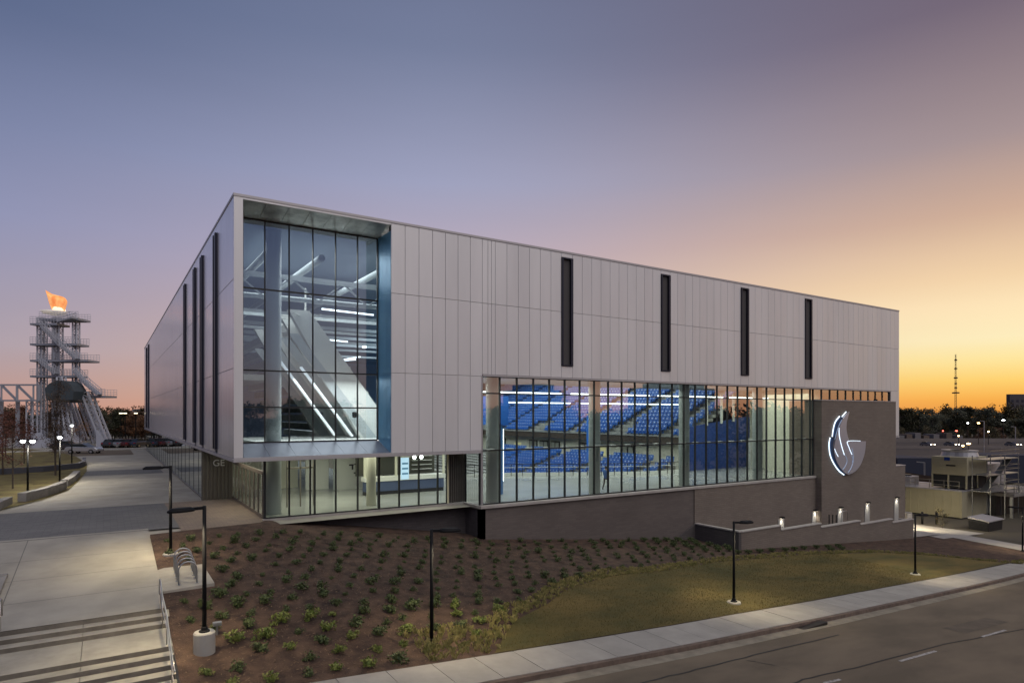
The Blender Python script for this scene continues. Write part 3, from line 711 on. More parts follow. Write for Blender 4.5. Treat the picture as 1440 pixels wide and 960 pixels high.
# ------------------------------------------------------------------ interior
floorm = mat('polished_floor', (0.36,0.365,0.34), rough=0.16, var=0.08, vscale=0.5)
cream = mat('cream_wall', (0.62,0.60,0.48), rough=0.7)
white = mat('interior_white', (0.66,0.66,0.62), rough=0.6)
greyc = mat('column_grey', (0.44,0.47,0.47), rough=0.5)
dceil = mat('dark_ceiling', (0.17,0.195,0.23), rough=0.8)
standc = mat('stand_concrete', (0.26,0.26,0.24), rough=0.8, var=0.12, vscale=1)
brownf = mat('brown_fascia', (0.06,0.043,0.032), rough=0.6)
navy = mat('navy_blue', (0.012,0.045,0.21), rough=0.45)
blueb = mat('bright_blue', (0.015,0.12,0.50), rough=0.4)
lightw = mat('strip_light', (1,1,1), emit=(0.92,0.95,1.0), estr=2.4)
lightc = mat('ceiling_light_panel', (1,1,1), emit=(1.0,0.98,0.86), estr=2.2)
RAIL = [(14.5,17.2),(20,16.8),(24,16.1),(27,15.0),(30,13.4),(33.5,11.5),(37,10.0),(40,9.4),(42.6,9.3)]
poly = [(0.35,0.46),(63.5,0.46),(63.5,9.3)] + RAIL[::-1] + [(14.5,84),(0.35,84)]
fl = bmesh.new(); f_ = fl.faces.new([fl.verts.new((x_,max(y_,2.2) if x_ < 14 else y_,0.0)) for x_,y_ in [(1.9,2.2),(14.2,2.2),(14.2,0.4),(63.5,0.4),(63.5,9.3)]+RAIL[::-1]+[(14.5,84),(1.3,84),(1.3,12.5),(1.9,12.5)]])
if f_.normal.z < 0: pass
r_ = bmesh.ops.extrude_face_region(fl, geom=[f_]); bmesh.ops.translate(fl, verts=[v for v in r_['geom'] if isinstance(v, bmesh.types.BMVert)], vec=(0,0,-0.3))
bmesh.ops.recalc_face_normals(fl, faces=fl.faces); bmesh.ops.triangulate(fl, faces=fl.faces)
me = bpy.data.meshes.new('concourse_floor'); fl.to_mesh(me); fl.free(); me.materials.append(floorm)
o = bpy.data.objects.new('concourse_floor', me); C.objects.link(o); o.parent = A
MB().box((42.0,9.3,-0.3),(61.5,84,0.0)).build('upper_floor', floorm, A)
MB().box((4,9.5,-6),(61,84,-5.7)).build('court_floor', mat('court_wood', (0.45,0.30,0.15), rough=0.3), A)
MB().box((0.5,2.4,16.05),(64,85,16.2)).box((14.1,0.5,16.05),(64,2.4,16.2)).build('arena_ceiling', dceil, A)
MB().box((61.0,9.5,0),(61.3,84,15.3)).box((0.6,83.5,-6),(61,84,15.3)).build('arena_back_wall', mat('arena_wall', (0.12,0.14,0.20), rough=0.8), A)
# roof trusses seen through the tall corner window
for k in range(6):
    yb = 6+k*7
    MB().bar((0.8,yb,13.9),(34,yb,13.9),0.22,0.3).bar((0.8,yb,12.6),(34,yb,12.6),0.18,0.22).build('roof_truss', greyc, A)
mb = MB()
for k in range(20): mb.bar((1+k*1.6,6,12.6 if k%2 else 13.9),(2.6+k*1.6,6,13.9 if k%2 else 12.6),0.1)
mb.build('truss_web', greyc, A)
for x0 in (2.2,5.2,9.5): MB().tube([(x0+0.4,4.5,15.0),(x0+0.4,60,15.0)], 0.22, 10).build('air_duct', greyc, A, smooth=True)
# columns
for x0 in (15.65,24.2,33.5,42.8): MB().tube([(x0,1.35,0),(x0,1.35,15.3)], 0.42, 20).build('column', greyc, A, smooth=True)
MB().tube([(2.7,3.9,0),(2.7,3.9,16.0)], 0.42, 20).build('corner_column', greyc, A, smooth=True)
for x0, y0 in ((8.5,4.0),(3.4,8.4)): MB().tube([(x0,y0,0),(x0,y0,3.6)], 0.3, 18).build('lobby_column', cream, A, smooth=True)
# lobby: floor above, walls
MB().box((1.9,2.2,3.55),(14.0,13,4.05)).build('upper_lobby_floor', white, A)
MB().box((14.1,0.5,8.05),(62,9.2,8.2)).build('concourse_ceiling', dceil, A)
lamp_panels = [(3.0,4.6),(5.2,4.0),(7.0,5.6),(9.8,3.4),(10.5,5.5),(12.5,3.4),(12.6,6)]
for x0, y0 in lamp_panels: MB().box((x0-0.6,y0-0.12,3.49),(x0+0.6,y0+0.12,3.548)).build('ceiling_light', lightc, A)
MB().box((7.2,14.2,0),(8.9,14.4,3.55)).build('lobby_partition', white, A)
MB().box((9.0,13.2,0),(12.2,13.4,3.55)).build('lobby_white_wall', white, A)
MB().box((8.95,13.1,0),(9.05,13.25,3.3)).box((12.15,13.1,0),(12.25,13.25,3.3)).build('wall_post', greyc, A)
MB().box((7.2,14.12,2.4),(8.9,14.2,3.5)).build('black_header_sign', darkmet, A)
mb = MB()
ps = [(10.2,1.9,1.0,.5),(10.6,1.35,.3,.5),(11.0,1.75,.5,.14),(11.35,1.3,.35,.4),(10.1,1.2,.3,.14),(11.5,1.85,.25,.25)]
for x0, z0, w, h in ((10.15,1.75,0.35,0.12),(10.35,1.45,0.12,0.3),(10.55,1.8,0.5,0.1),(10.75,1.25,0.14,0.5),(10.95,1.5,0.4,0.1),(11.2,1.15,0.14,0.45),(11.3,1.75,0.3,0.12),(10.5,1.15,0.3,0.1),(11.35,1.2,0.25,0.25)):
    mb.box((x0,13.17,z0),(x0+w,13.2,z0+h))
mb.build('wall_graphic', darkmet, A)
MB().prism([(12.4,10.5,0.1),(14.6,15.5,3.2),(14.6,15.5,2.7),(12.6,10.5,-0.2)], (0.1,0,0)).build('stair_stringer', darkmet, A)
for k in range(12): MB().box((12.5,10.6+k*0.3,0.0+k*0.17),(14.0,10.9+k*0.3,0.17+k*0.17)).build('inner_step', standc, A)
MB().box((1.4,16.5,0),(7.2,16.7,3.55)).build('lobby_rear_wall', cream, A)
MB().box((3.3,6.4,0),(3.45,9.4,3.3)).build('blue_partition', navy, A)
# vestibule
vs_ = MB()
for x0 in (3.9,4.7,5.5):
    vs_.box((x0,6.0,0),(x0+0.07,6.1,3.5))
vs_.box((3.9,6.0,2.3),(5.57,6.1,2.4)).build('vestibule_frame', frm, A)
# concession stand
cs = empty('concession_stand', (12.8,9,0), 'concession counter with blue front and dark opening behind the lobby glass', 'concession stand')
MB().box((9.8,8.6,0.25),(15.8,9.2,0.95)).build('counter_front', mat('slate_blue', (0.06,0.085,0.17), rough=0.5), cs)
MB().box((9.7,8.5,0.95),(15.9,9.3,1.25)).build('counter_top', white, cs)
MB().box((9.8,8.65,0),(15.8,9.2,0.25)).build('toe_kick', darkmet, cs)
MB().box((9.75,10.4,1.2),(15.9,10.6,3.5)).build('rear_wall', mat('dark_olive', (0.05,0.05,0.035), rough=0.7), cs)
MB().box((9.7,8.6,2.95),(15.9,8.8,3.5)).build('header', cream, cs)
for x0 in (9.7,12.0,15.75): MB().box((x0,8.62,1.25),(x0+0.14,8.76,2.95)).build('pier', cream, cs)
for k in range(4): MB().box((14.0,10.2,1.5+k*0.33),(15.6,10.38,1.54+k*0.33)).build('shelf', white, cs)
ms = MB().box((12.35,8.45,1.0),(12.95,8.52,2.55)).build('menu_screen', mat('menu_glow', (0.1,0.1,0.1), emit=(0.55,0.8,1.0), estr=1.0)); tag(ms, 'lit pale blue menu screen hanging at the concession counter', 'screen')
for k in range(3): MB().box((12.42,8.43,1.35+k*0.36),(12.88,8.448,1.47+k*0.36)).build('menu_block', mat('menu_blue', (0.08,0.25,0.45), rough=0.4), ms)
o = MB().box((12.3,8.4,2.62),(12.98,8.5,2.8)).build('orange_sign', mat('orange_glow', (0.4,0.1,0.05), emit=(1.0,0.5,0.3), estr=0.9)); tag(o, 'small glowing orange sign above the menu screen', 'sign')
for x0, lb in ((13.3,'round bright pendant lamp right of the menu screen'),(13.85,'smaller bright pendant lamp over the concession counter')):
    pl = empty('pendant_lamp', (x0,8.3,3.2), lb, 'pendant lamp')
    MB().lathe((x0,8.3,2.5), [(0.03,0.2),(0.1,0.16),(0.13,0.05),(0.1,-0.04),(0.02,-0.08)], 12).build('shade', mat('pendant_glow', (1,1,1), emit=(1,1,1), estr=7), pl, smooth=True)
    MB().tube([(x0,8.3,2.68),(x0,8.3,3.55)], 0.01, 5).build('cord', darkmet, pl)
# blue portal with light strip just inside the big window
MB().box((17.3,4.3,0),(18.3,4.9,4.9)).build('blue_pier', mat('portal_blue', (0.05,0.17,0.42), rough=0.4), A)
MB().box((17.0,4.2,4.9),(18.7,5.0,6.9)).build('blue_portal_head', blueb, A)
MB().box((18.32,4.35,0.9),(18.40,4.45,4.6)).build('portal_light', lightw, A)
# linear lights
for y0, z0, brk in ((4.6,7.15,((14.6,23.7),(24.7,33.0),(34.0,42.3),(43.3,49))),(9.6,6.55,((18.3,28.5),(29.5,43)))):
    for a, b in brk: MB().box((a,y0,z0),(b,y0+0.14,z0+0.1)).build('linear_light', lightw, A)
# guard rail around the bowl
gr = MB(); rp = [(x_,y_-0.15) for x_,y_ in RAIL]
gr.tube([(x_,y_,1.05) for x_,y_ in rp], 0.035, 6)
for (a, b) in zip(rp, rp[1:]):
    for k in range(3):
        x_, y_ = a[0]+(b[0]-a[0])*k/3, a[1]+(b[1]-a[1])*k/3; gr.box((x_-0.025,y_-0.025,0),(x_+0.025,y_+0.025,1.05))
gr.build('guard_rail', darkmet, A)
gb = MB()
for (a, b) in zip(rp, rp[1:]):
    d = Vector((b[0]-a[0],b[1]-a[1],0)); gb.prism([(a[0],a[1],0.0),(b[0],b[1],0.0),(b[0],b[1],0.28),(a[0],a[1],0.28)], Vector((-d.y,d.x,0)).normalized()*0.08)
gb.build('rail_kerb', white, A)
gp = MB()
for (a, b) in zip(rp, rp[1:]):
    d = Vector((b[0]-a[0],b[1]-a[1],0)); gp.prism([(a[0],a[1]-0.1,0.75),(b[0],b[1]-0.1,0.75),(b[0],b[1]-0.1,0.8),(a[0],a[1]-0.1,0.8)], Vector((-d.y,d.x,0)).normalized()*0.04)
gp.build('rail_mid_bar', white, A)
# east stands: stepped decks
def deck(x0, z0, n, tr, ri, y0, y1, sgn, name, m):
    mb = MB()
    for k in range(n):
        xa = x0+sgn*k*tr; xb = xa+sgn*tr
        mb.box((xa,y0,z0+k*ri-0.35),(xb,y1,z0+k*ri))
    return mb.build(name, m, A)
deck(42.9, 3.25, 20, 0.8, 0.40, 10.2, 80, 1, 'upper_deck', standc)
deck(33.0, -2.45, 12, 0.8, 0.27, 10.6, 78, 1, 'lower_stand', standc)
MB().box((42.7,10.2,2.65),(42.95,80,3.35)).build('deck_fascia', brownf, A)
MB().box((42.62,10.2,3.35),(42.66,80,3.5)).build('deck_rail', standc, A)
MB().box((43.6,10.2,0),(43.8,80,2.64)).build('concourse_rear_wall', cream, A)
for y0 in (17.5,25,31,33.5,36,44,52):
    d = MB().box((43.5,y0,0.02),(43.61,y0+1.9,2.2)).build('concourse_door', darkmet, A)
    for k in range(2): MB().box((43.46,y0+0.15+k*0.9,0.3),(43.5,y0+0.85+k*0.9,2.05)).build('pane', mat('door_glow', (0.3,0.3,0.25), rough=0.3), d)
MB().box((43.55,40,0.6),(43.6,41.6,1.7)).box((43.55,22.2,0.8),(43.6,23.4,1.8)).build('lit_poster', mat('poster_cream', (0.6,0.55,0.3), emit=(0.9,0.8,0.4), estr=0.35), A)
# end wall of the east stands
MB().prism([(42.9,10.0,0),(60.9,10.0,0),(60.9,10.0,7.2),(55.8,10.0,5.75),(42.9,10.0,4.25)], (0,0.18,0)).build('blue_end_wall', navy, A)
MB().box((54.6,9.7,0),(55.6,9.98,6.1)).build('bright_blue_pier', blueb, A)
# generic pale arcs on the blue wall (plain stripes)
mb = MB()
MB().box((53.4,6.2,0),(53.6,10,7.9)).box((50.7,3.0,0),(50.9,6.2,7.9)).box((50.9,6.2,0),(53.4,6.35,7.9)).box((50.9,0.6,0),(51.1,3.0,7.9)).build('cream_side_walls', cream, A)
MB().box((52.2,9.0,0),(52.6,9.3,3.1)).build('white_pylon', white, A)
for x0, z0, h in ((46.2,5.4,2.3),(48.5,5.6,2.1),(50.4,5.8,1.9)): MB().box((x0,9.8,z0-0.9),(x0+0.25,9.95,z0+h)).build('light_post', white, A)
# hanging blue banner mid-bowl
bn = empty('hanging_banner', (30.3,8.8,5), 'tall bright blue banner hanging left of the second round column', 'banner')
MB().box((29.0,8.0,1.55),(30.3,8.06,5.6)).build('cloth', blueb, bn)
MB().box((28.95,7.98,5.6),(30.35,8.08,5.68)).build('top_bar', railm, bn)
for k in range(3): MB().box((29.25,7.985,3.1-k*0.35),(30.0,7.999,3.2-k*0.35)).build('text_line', white, bn)
# west stand rakers in the corner volume
for i, yb in enumerate((7.2,9.6,13.5,18)):
    MB().prism([(4.3,yb,12.2),(5.6,yb,12.2),(12.0,yb,3.6),(9.2,yb,3.6)], (0,0.5,0)).build('raker_beam', white, A)
    MB().prism([(9.3,yb-0.02,3.9),(10.2,yb-0.02,3.9),(4.9,yb-0.02,10.7),(4.3,yb-0.02,10.7)], (0,0.02,0)).build('raker_soffit_edge', greyc, A)
for k in range(12):
    xa = 5.3+k*0.62; za = 12.0-k*0.80
    MB().box((xa,7.75,za-0.6),(xa+0.66,40,za)).build('west_riser', standc if k % 2 else white, A)
MB().box((0.5,13,8.0),(4.6,40,8.4)).build('west_gallery_floor', standc, A)
for (p, q) in (((3.4,6.5,9.2),(7.0,6.5,4.3)),((5.0,7.0,8.6),(8.3,7.0,4.2))): MB().bar(p, q, 0.34, 0.10).build('slanted_light', mat('soft_light', (1,1,1), emit=(0.9,0.92,1.0), estr=0.5), A)
for (p, q) in (((6.9,9,12.7),(10.5,9,12.6)),((7.5,14,11.3),(10.3,14,11.2)),((8.2,11,9.4),(9.9,11,9.6)),((9.4,14,9.7),(11.3,14,10.1))): MB().bar(p, q, 0.13, 0.1).build('linear_light', lightw, A)
for p in ((10.2,10,10.4),(8.8,12,9.7),(7.6,9,9.9)): MB().lathe(p, [(0.02,0.12),(0.14,0.08),(0.16,0),(0.02,-0.05)], 10).build('high_bay_lamp', MATS['pendant_glow'], A)
MB().box((11.5,8.0,4.1),(13.5,8.2,6.4)).build('blue_gallery_wall', blueb, A)
MB().box((1.0,6.5,4.1),(1.3,12,5.1)).build('gallery_rail', white, A)
for x0 in (6.2,8.4): 
    MB().lathe((x0,6.8,5.6), [(0.05,0.2),(0.16,0.15),(0.16,-0.15),(0.05,-0.2)], 10).build('loudspeaker', darkmet, A)
fan = empty('ceiling_fan', (5.6,8.2,11.9), 'large white ceiling fan with long thin blades behind the corner glass', 'ceiling fan')
MB().tube([(5.6,8.2,11.8),(5.6,8.2,13.8)], 0.06, 8).build('rod', white, fan)
MB().lathe((5.6,8.2,11.75), [(0.1,0.2),(0.22,0.15),(0.22,-0.05),(0.08,-0.12)], 12).build('hub', white, fan)
for k in range(8):
    t = k*math.pi/4+0.2; d = Vector((math.cos(t),math.sin(t),0.05)); c0 = Vector((5.6,8.2,11.78))
    MB().bar(c0+d*0.2, c0+d*2.1, 0.16, 0.025).build('blade', white, fan)
# interior lamps
def area(name, loc, sx, sy, e, col=(1,0.97,0.9), rot=(0,0,0)):
    l_ = bpy.data.lights.new(name, 'AREA'); l_.shape = 'RECTANGLE'; l_.size = sx; l_.size_y = sy; l_.energy = e; l_.color = col
    o = bpy.data.objects.new(name, l_); o.location = loc; o.rotation_euler = rot; C.objects.link(o); o.parent = A
area('lobby_light', (8,6.5,3.46), 11, 7, 520, (1,0.97,0.80))
area('entry_light', (1.0,6,3.2), 1.2, 6, 75, (1,0.88,0.66))
area('concourse_light', (35,4.6,7.6), 42, 6, 2700, (0.97,1.0,0.90))
area('bowl_light', (34,34,15.6), 34, 44, 15000, (0.9,0.95,1.0))
area('corner_light', (8,9,15.6), 12, 9, 2100, (1.0,0.98,0.96))
area('corner_low_light', (7,5.2,7.8), 9, 2.5, 520, (1.0,0.98,0.94))
# seats
seatm = mat('seat_blue', (0.035,0.13,0.42), rough=0.38); seatb = mat('seat_shell_blue', (0.05,0.15,0.46), rough=0.35)
mb = MB()
mb.box((-0.05,-0.22,0.36),(0.36,0.22,0.42)).box((0.36,-0.07,0.70),(0.385,0.07,0.80),1).prism([(0.33,-0.23,0.4),(0.40,-0.23,0.4),(0.50,-0.23,0.92),(0.44,-0.23,0.92)], (0,0.46,0))
mb.box((0.1,-0.04,0),(0.2,0.04,0.36)).box((-0.02,-0.26,0.36),(0.34,-0.23,0.60))
platem = mat('seat_plate', (0.6,0.66,0.75), rough=0.4); seat_me = mb.mesh('stadium_chair', [seatm, platem])
allseats = []
aisles = lambda y: any(abs(y-a) < 0.65 for a in (12.6,20.4,28.3,36.2,44.1,52,60,68))
for k in range(19):
    y = 10.9
    while y < 74:
        if not aisles(y) and not (k < 3 and (18.6 < y < 22 or 34.4 < y < 38)): allseats.append((43.1+k*0.8, y, 3.25+k*0.4))
        y += 0.56
for k in range(12):
    y = 10.9
    while y < 74:
        if not aisles(y): allseats.append((33.2+k*0.8, y, -2.45+k*0.27))
        y += 0.56
def inview(p):
    d = Vector(p)-CAM; dep = d.dot(FW); px = 720+F*d.dot(RT)/dep
    return 685 < px < 1100
allseats = [p for p in allseats if inview(p)]
allseats.sort(key=lambda p: (Vector(p)-CAM).length)
for i, p in enumerate(allseats[:300]):
    o = bpy.data.objects.new('stadium_chair', seat_me); o.location = p; C.objects.link(o)
    tag(o, 'blue plastic stadium chair in the nearest rows of the arena stands', 'chair', 'blue stadium chairs')
big = MB(); sv = [Vector(v.co) for v in seat_me.vertices]; sf = [tuple(q.vertices) for q in seat_me.polygons]
smi = [q.material_index for q in seat_me.polygons]
for p in allseats[300:]:
    k0 = len(big.mi); big.add([v+Vector(p) for v in sv], sf); big.mi[k0:] = smi
tag(big.build('seat_rows', [seatm, platem]), 'rows of blue seats filling the stands farther inside the arena', 'seats', kind='stuff')

# ------------------------------------------------------------------ the walking person
def person(loc, rz):
    root = empty('person', loc, 'person in a blue top and dark trousers walking along the glazed concourse', 'person')
    me = bpy.data.meshes.new('body'); 
    V = [(0,0,0.95),(0,0,1.12),(0,0.0,1.32),(0,0.02,1.47),(0,0.03,1.55),(0,0.05,1.68),
         (0.10,0,0.92),(0.11,0.20,0.52),(0.11,0.10,0.10),(0.11,0.24,0.05),
         (-0.10,0,0.92),(-0.11,-0.06,0.50),(-0.11,-0.30,0.14),(-0.11,-0.20,0.04),
         (0.19,0,1.43),(0.25,-0.10,1.17),(0.24,0.02,0.93),(0.23,0.06,0.84),
         (-0.19,0,1.43),(-0.25,0.10,1.17),(-0.24,0.22,0.97),(-0.23,0.28,0.90)]
    E = [(0,1),(1,2),(2,3),(3,4),(4,5),(0,6),(6,7),(7,8),(8,9),(0,10),(10,11),(11,12),(12,13),(3,14),(14,15),(15,16),(16,17),(3,18),(18,19),(19,20),(20,21)]
    RR = [.14,.13,.16,.12,.06,.10,.095,.065,.045,.04,.095,.065,.045,.04,.07,.05,.038,.035,.07,.05,.038,.035]
    me.from_pydata(V, E, []); o = bpy.data.objects.new('body', me); C.objects.link(o)
    s = o.modifiers.new('skin', 'SKIN'); s.use_smooth_shade = True; o.modifiers.new('sub', 'SUBSURF').levels = 1
    for i, r_ in enumerate(RR): me.skin_vertices[0].data[i].radius = (r_*(1.25 if i in (1,2,3) else 1), r_)
    me.skin_vertices[0].data[0].use_root = True
    bpy.context.view_layer.update()
    me2 = bpy.data.meshes.new_from_object(o.evaluated_get(bpy.context.evaluated_depsgraph_get()))
    bpy.data.objects.remove(o); me2.materials.clear()
    for m_ in (mat('skin', (0.32,0.19,0.13), rough=0.6), mat('blue_top', (0.03,0.10,0.30), rough=0.8), mat('dark_trousers', (0.015,0.015,0.02), rough=0.8)): me2.materials.append(m_)
    for p in me2.polygons:
        z = p.center.z; hand = abs(p.center.x) > 0.2 and z < 0.95
        p.material_index = 0 if (z > 1.5 or hand) else (1 if z > 0.93 else 2)
    b = bpy.data.objects.new('body', me2); C.objects.link(b); b.parent = root
    hr = MB().lathe((0,0.04,1.66), [(0.09,-0.04),(0.115,0.03),(0.10,0.10),(0.05,0.145)], 10).build('hair', mat('dark_hair', (0.02,0.014,0.01), rough=0.7), None, smooth=True); hr.parent = root
    root.rotation_euler = (0,0,rz); return root
pp = UZ(852, 689.0, 0.0); person((pp.x, pp.y, 0), R(-70))

# ------------------------------------------------------------------ street lamps
lensw = mat('lamp_led', (1,1,1), emit=(1.0,0.93,0.80), estr=6)
def lamppost(base, h, arm, label, energy, ped=0.0, pedr=0.3, lit=None, group='black lamp posts'):
    x, y, z = base; r = empty('street_lamp', (x,y,z), label, 'street lamp', group)
    if ped: MB().lathe((x,y,z-0.7), [(pedr,0),(pedr,0.66+ped),(pedr-0.03,0.7+ped)], 24).build('concrete_base', conc, r, smooth=False)
    z1 = z+ped
    MB().tube([(x,y,z1),(x,y,z1+h)], [0.065,0.055], 12).build('pole', blackp, r, smooth=True)
    MB().lathe((x,y,z1), [(0.16,0),(0.16,0.03),(0.10,0.06),(0.09,0.14),(0.07,0.16)], 12).build('base_cover', blackp, r)
    d = Vector((math.cos(arm), math.sin(arm), 0)); t = Vector((x,y,z1+h))
    MB().bar(t-d*0.05-Vector((0,0,0.06)), t+d*0.34-Vector((0,0,0.06)), 0.07, 0.09).build('arm', blackp, r, bevel=0.01)
    # flat oval head
    hb = MB(); c = t+d*0.66-Vector((0,0,0.07)); n = 18; pr = []
    for k in range(n):
        a = 2*math.pi*k/n; pr.append(c + d*(0.40*math.cos(a)) + Vector((-d.y,d.x,0))*(0.20*math.sin(a)))
    lo = [c+(p-c)*0.95-Vector((0,0,0.05)) for p in pr]; hi = [c+(p-c)*0.72+Vector((0,0,0.075)) for p in pr]
    hb.add(lo+pr+hi, [(k,(k+1)%n,(k+1)%n+n,k+n) for k in range(n)]+[(k+n,(k+1)%n+n,(k+1)%n+2*n,k+2*n) for k in range(n)]+[tuple(range(3*n-1,2*n-1,-1))[::-1], tuple(range(n-1,-1,-1))])
    head = hb.build('lamp_head', blackp, r)
    lens = MB().prism([c+(p-c)*0.6-Vector((0,0,0.045)) for p in pr], (0,0,-0.008)).build('lens', lensw if lit is None else lit, head)
    if energy:
        s = bpy.data.lights.new('lamp_light', 'SPOT'); so_ = bpy.data.objects.new('lamp_light', s); C.objects.link(so_); so_.parent = r
        so_.location = Vector((c.x-x, c.y-y, c.z-z-0.06)); s.spot_size = R(122); s.spot_blend = 0.8; s.energy = energy; s.color = (1.0,0.83,0.54); s.shadow_soft_size = 0.15
    return r
PW = 1250
lamppost((-2.95,-2.7,fz(-2.95,-2.7)), 3.75, R(185), 'black lamp post behind the hoop bike racks at the bed corner', PW, 0.08, 0.3)
lamppost((-2.75,-12.1,-1.62), 3.85, R(192), 'black lamp post on a tall round concrete base beside the steps', PW, 0.58, 0.31)
p = UG(607,903); lamppost((p.x,p.y,p.z), 3.95, R(-15), 'lone black lamp post in the middle of the shrub bed', PW*0.8)
p = UG(1032,848); lamppost((p.x,p.y,p.z), 3.85, R(-20), 'black lamp post on the lawn in front of the stepped wall', PW*0.8, 0.1, 0.33)
p = UG(1287,808); lamppost((p.x,p.y,p.z), 3.85, R(-20), 'black lamp post on the lawn below the brick wall end', PW*0.8, 0.1, 0.3)
p = UG(1438,775); lamppost((p.x,p.y,p.z), 3.85, R(100), 'black lamp post cut by the right edge of the picture', PW*0.7)
litl = mat('lit_lamp', (1,1,1), emit=(0.95,1.0,1.0), estr=14)
def topper(p, h, label, heads=1, energy=400):
    x, y = p.x, p.y; r = empty('plaza_lamp', (x,y,0), label, 'street lamp', 'plaza lamps with bright heads')
    MB().tube([(x,y,0),(x,y,h)], [0.07,0.055], 10).build('pole', blackp, r, smooth=True)
    MB().lathe((x,y,0), [(0.18,0),(0.18,0.04),(0.1,0.12)], 10).build('base_cover', blackp, r)
    for k in range(heads):
        a = Vector((0.84,-0.54,0))*(0.33 if k else -0.33) if heads > 1 else Vector((0,0,0))
        MB().box((x+a.x-0.28,y+a.y-0.2,h+0.10),(x+a.x+0.28,y+a.y+0.2,h+0.18)).build('lamp_head', blackp, r)
        MB().lathe((x+a.x,y+a.y,h-0.02), [(0.07,-0.06),(0.15,0.0),(0.15,0.08),(0.10,0.12)], 12).build('lens', litl, r, smooth=True)
    if heads > 1: MB().bar((x-0.3,y+0.19,h),(x+0.3,y-0.19,h),0.05).build('arm', blackp, r)
    if energy:
        s = bpy.data.lights.new('plaza_light', 'SPOT'); so_ = bpy.data.objects.new('plaza_light', s); C.objects.link(so_); so_.parent = r
        so_.location = (0.3,-0.25,h-0.15); s.spot_size = R(155); s.spot_blend = 0.6; s.energy = energy; s.color = (1.0,0.93,0.78); s.shadow_soft_size = 0.2
topper(UZ(39,697,0), 3.75, 'two-headed plaza lamp with bright white lights in the left garden', 2, 700)
topper(UZ(84,681,0), 3.75, 'single plaza lamp glowing beside the bare upright tree', 1, 700)
topper(UZ(101,655,0), 4.4, 'thin plaza lamp farther back beside the parked silver car', 1, 500)
# more lamps of the row that light the plaza round the corner (tall, unlit-looking heads along the street)
topper(UZ(-60,640,0), 4.2, 'plaza lamp beyond the left edge of the picture', 1, 900)

# ------------------------------------------------------------------ bike racks
ringm = mat('galvanised_steel', (0.36,0.37,0.38), rough=0.35, metal=0.85)
fzp = lambda x,y: fz(x,y)
sheet('bike_pad', [(-3.56,-7.1),(-3.56,-4.3)], [(-1.78,-6.9),(-1.9,-4.4)], lambda x,y: -0.83+0.0955*(y+6.4) if False else fp(x,y)-0.005, 0.0, concd, 4, 3, thick=0.15)
bk0 = None
for k in range(5):
    y0 = -4.75-k*0.47; z0 = fp(0,y0); xa, xb = -2.98, -2.36
    r = empty('bike_rack', ((xa+xb)/2,y0,z0), ['galvanised bike hoop farthest from the steps, nearest the lamp post','second bike hoop from the lamp post','middle bike hoop of the row of five','fourth bike hoop from the lamp post','galvanised bike hoop nearest the handrail of the steps'][k], 'bike rack', 'bike hoops on the small concrete pad')
    pts = [(xa,y0,z0)]+[(xa+0.31-0.31*math.cos(t),y0,z0+0.54+0.30*math.sin(t)) for t in [i*math.pi/8 for i in range(9)]]+[(xb,y0,z0)]
    MB().tube(pts, 0.027, 8).build('hoop', ringm, r, smooth=True)
    for xq in (xa,xb): MB().lathe((xq,y0,z0), [(0.07,0),(0.07,0.012),(0.03,0.02)], 10).build('foot_plate', ringm, r)
gu = empty('bollard_light', (UG(305,892).x,UG(305,892).y,UG(305,892).z), 'small grey metal box light on a stake in the mulch by the concrete lamp base', 'garden light')
p = UG(305,892)
MB().box((p.x-0.03,p.y-0.03,p.z-0.05),(p.x+0.03,p.y+0.03,p.z+0.3)).build('stake', ringm, gu); MB().box((p.x-0.12,p.y-0.08,p.z+0.3),(p.x+0.14,p.y+0.08,p.z+0.42)).build('head', ringm, gu, bevel=0.01)

# ------------------------------------------------------------------ plants of the bed
g1 = leaf_mat('shrub_leaf', (0.03,0.05,0.014), (0.10,0.125,0.035), 9)
g2 = leaf_mat('lit_leaf', (0.09,0.13,0.02), (0.20,0.22,0.05), 5)  # light on the front shrubs painted in as yellow-green leaves
def shrub_mesh(seed, m, n=150, r=0.3, h=0.42, ls=0.07, upr=0.3):
    q = random.Random(seed); mb = MB()
    for s_ in range(7):
        a = q.uniform(0,6.28); mb.tube([(0,0,-0.05),(math.cos(a)*r*0.4,math.sin(a)*r*0.4,h*0.5),(math.cos(a)*r*0.7,math.sin(a)*r*0.7,h*0.85)], 0.008, 3, m=1, cap=False)
    cl = [(q.uniform(-1,1)*r*0.6, q.uniform(-1,1)*r*0.6, q.uniform(0.25,0.8)*h, q.uniform(0.3,0.55)*r) for _ in range(7)]
    for i in range(n):
        cx, cy, cz, cr = q.choice(cl); d = Vector((q.gauss(0,1),q.gauss(0,1),q.gauss(0,1)))
        if d.length < 0.01: continue
        d.normalize(); p = Vector((cx,cy,cz))+d*cr*q.uniform(0.6,1.1); p.z = max(0.02,p.z)
        t = Vector((q.gauss(0,1),q.gauss(0,1),q.gauss(upr,0.7))).normalized(); u = t.cross(d)
        if u.length < 0.05: continue
        u.normalize(); L_ = ls*q.uniform(0.7,1.4); w = u*L_*0.32
        mb.add([p-w*0.3, p+t*L_*0.5-w, p+t*L_, p+t*L_*0.5+w], [(0,1,2,3)])
    return mb.mesh('shrub', [m, mat('twig', (0.05,0.03,0.02))])
sm_ = [shrub_mesh(i, g1, 260, 0.36, 0.40, 0.10) for i in range(4)] + [shrub_mesh(10+i, g2, 260, 0.36, 0.38, 0.11, 0.9) for i in range(3)]
spots = []
y = -0.9; row = 0
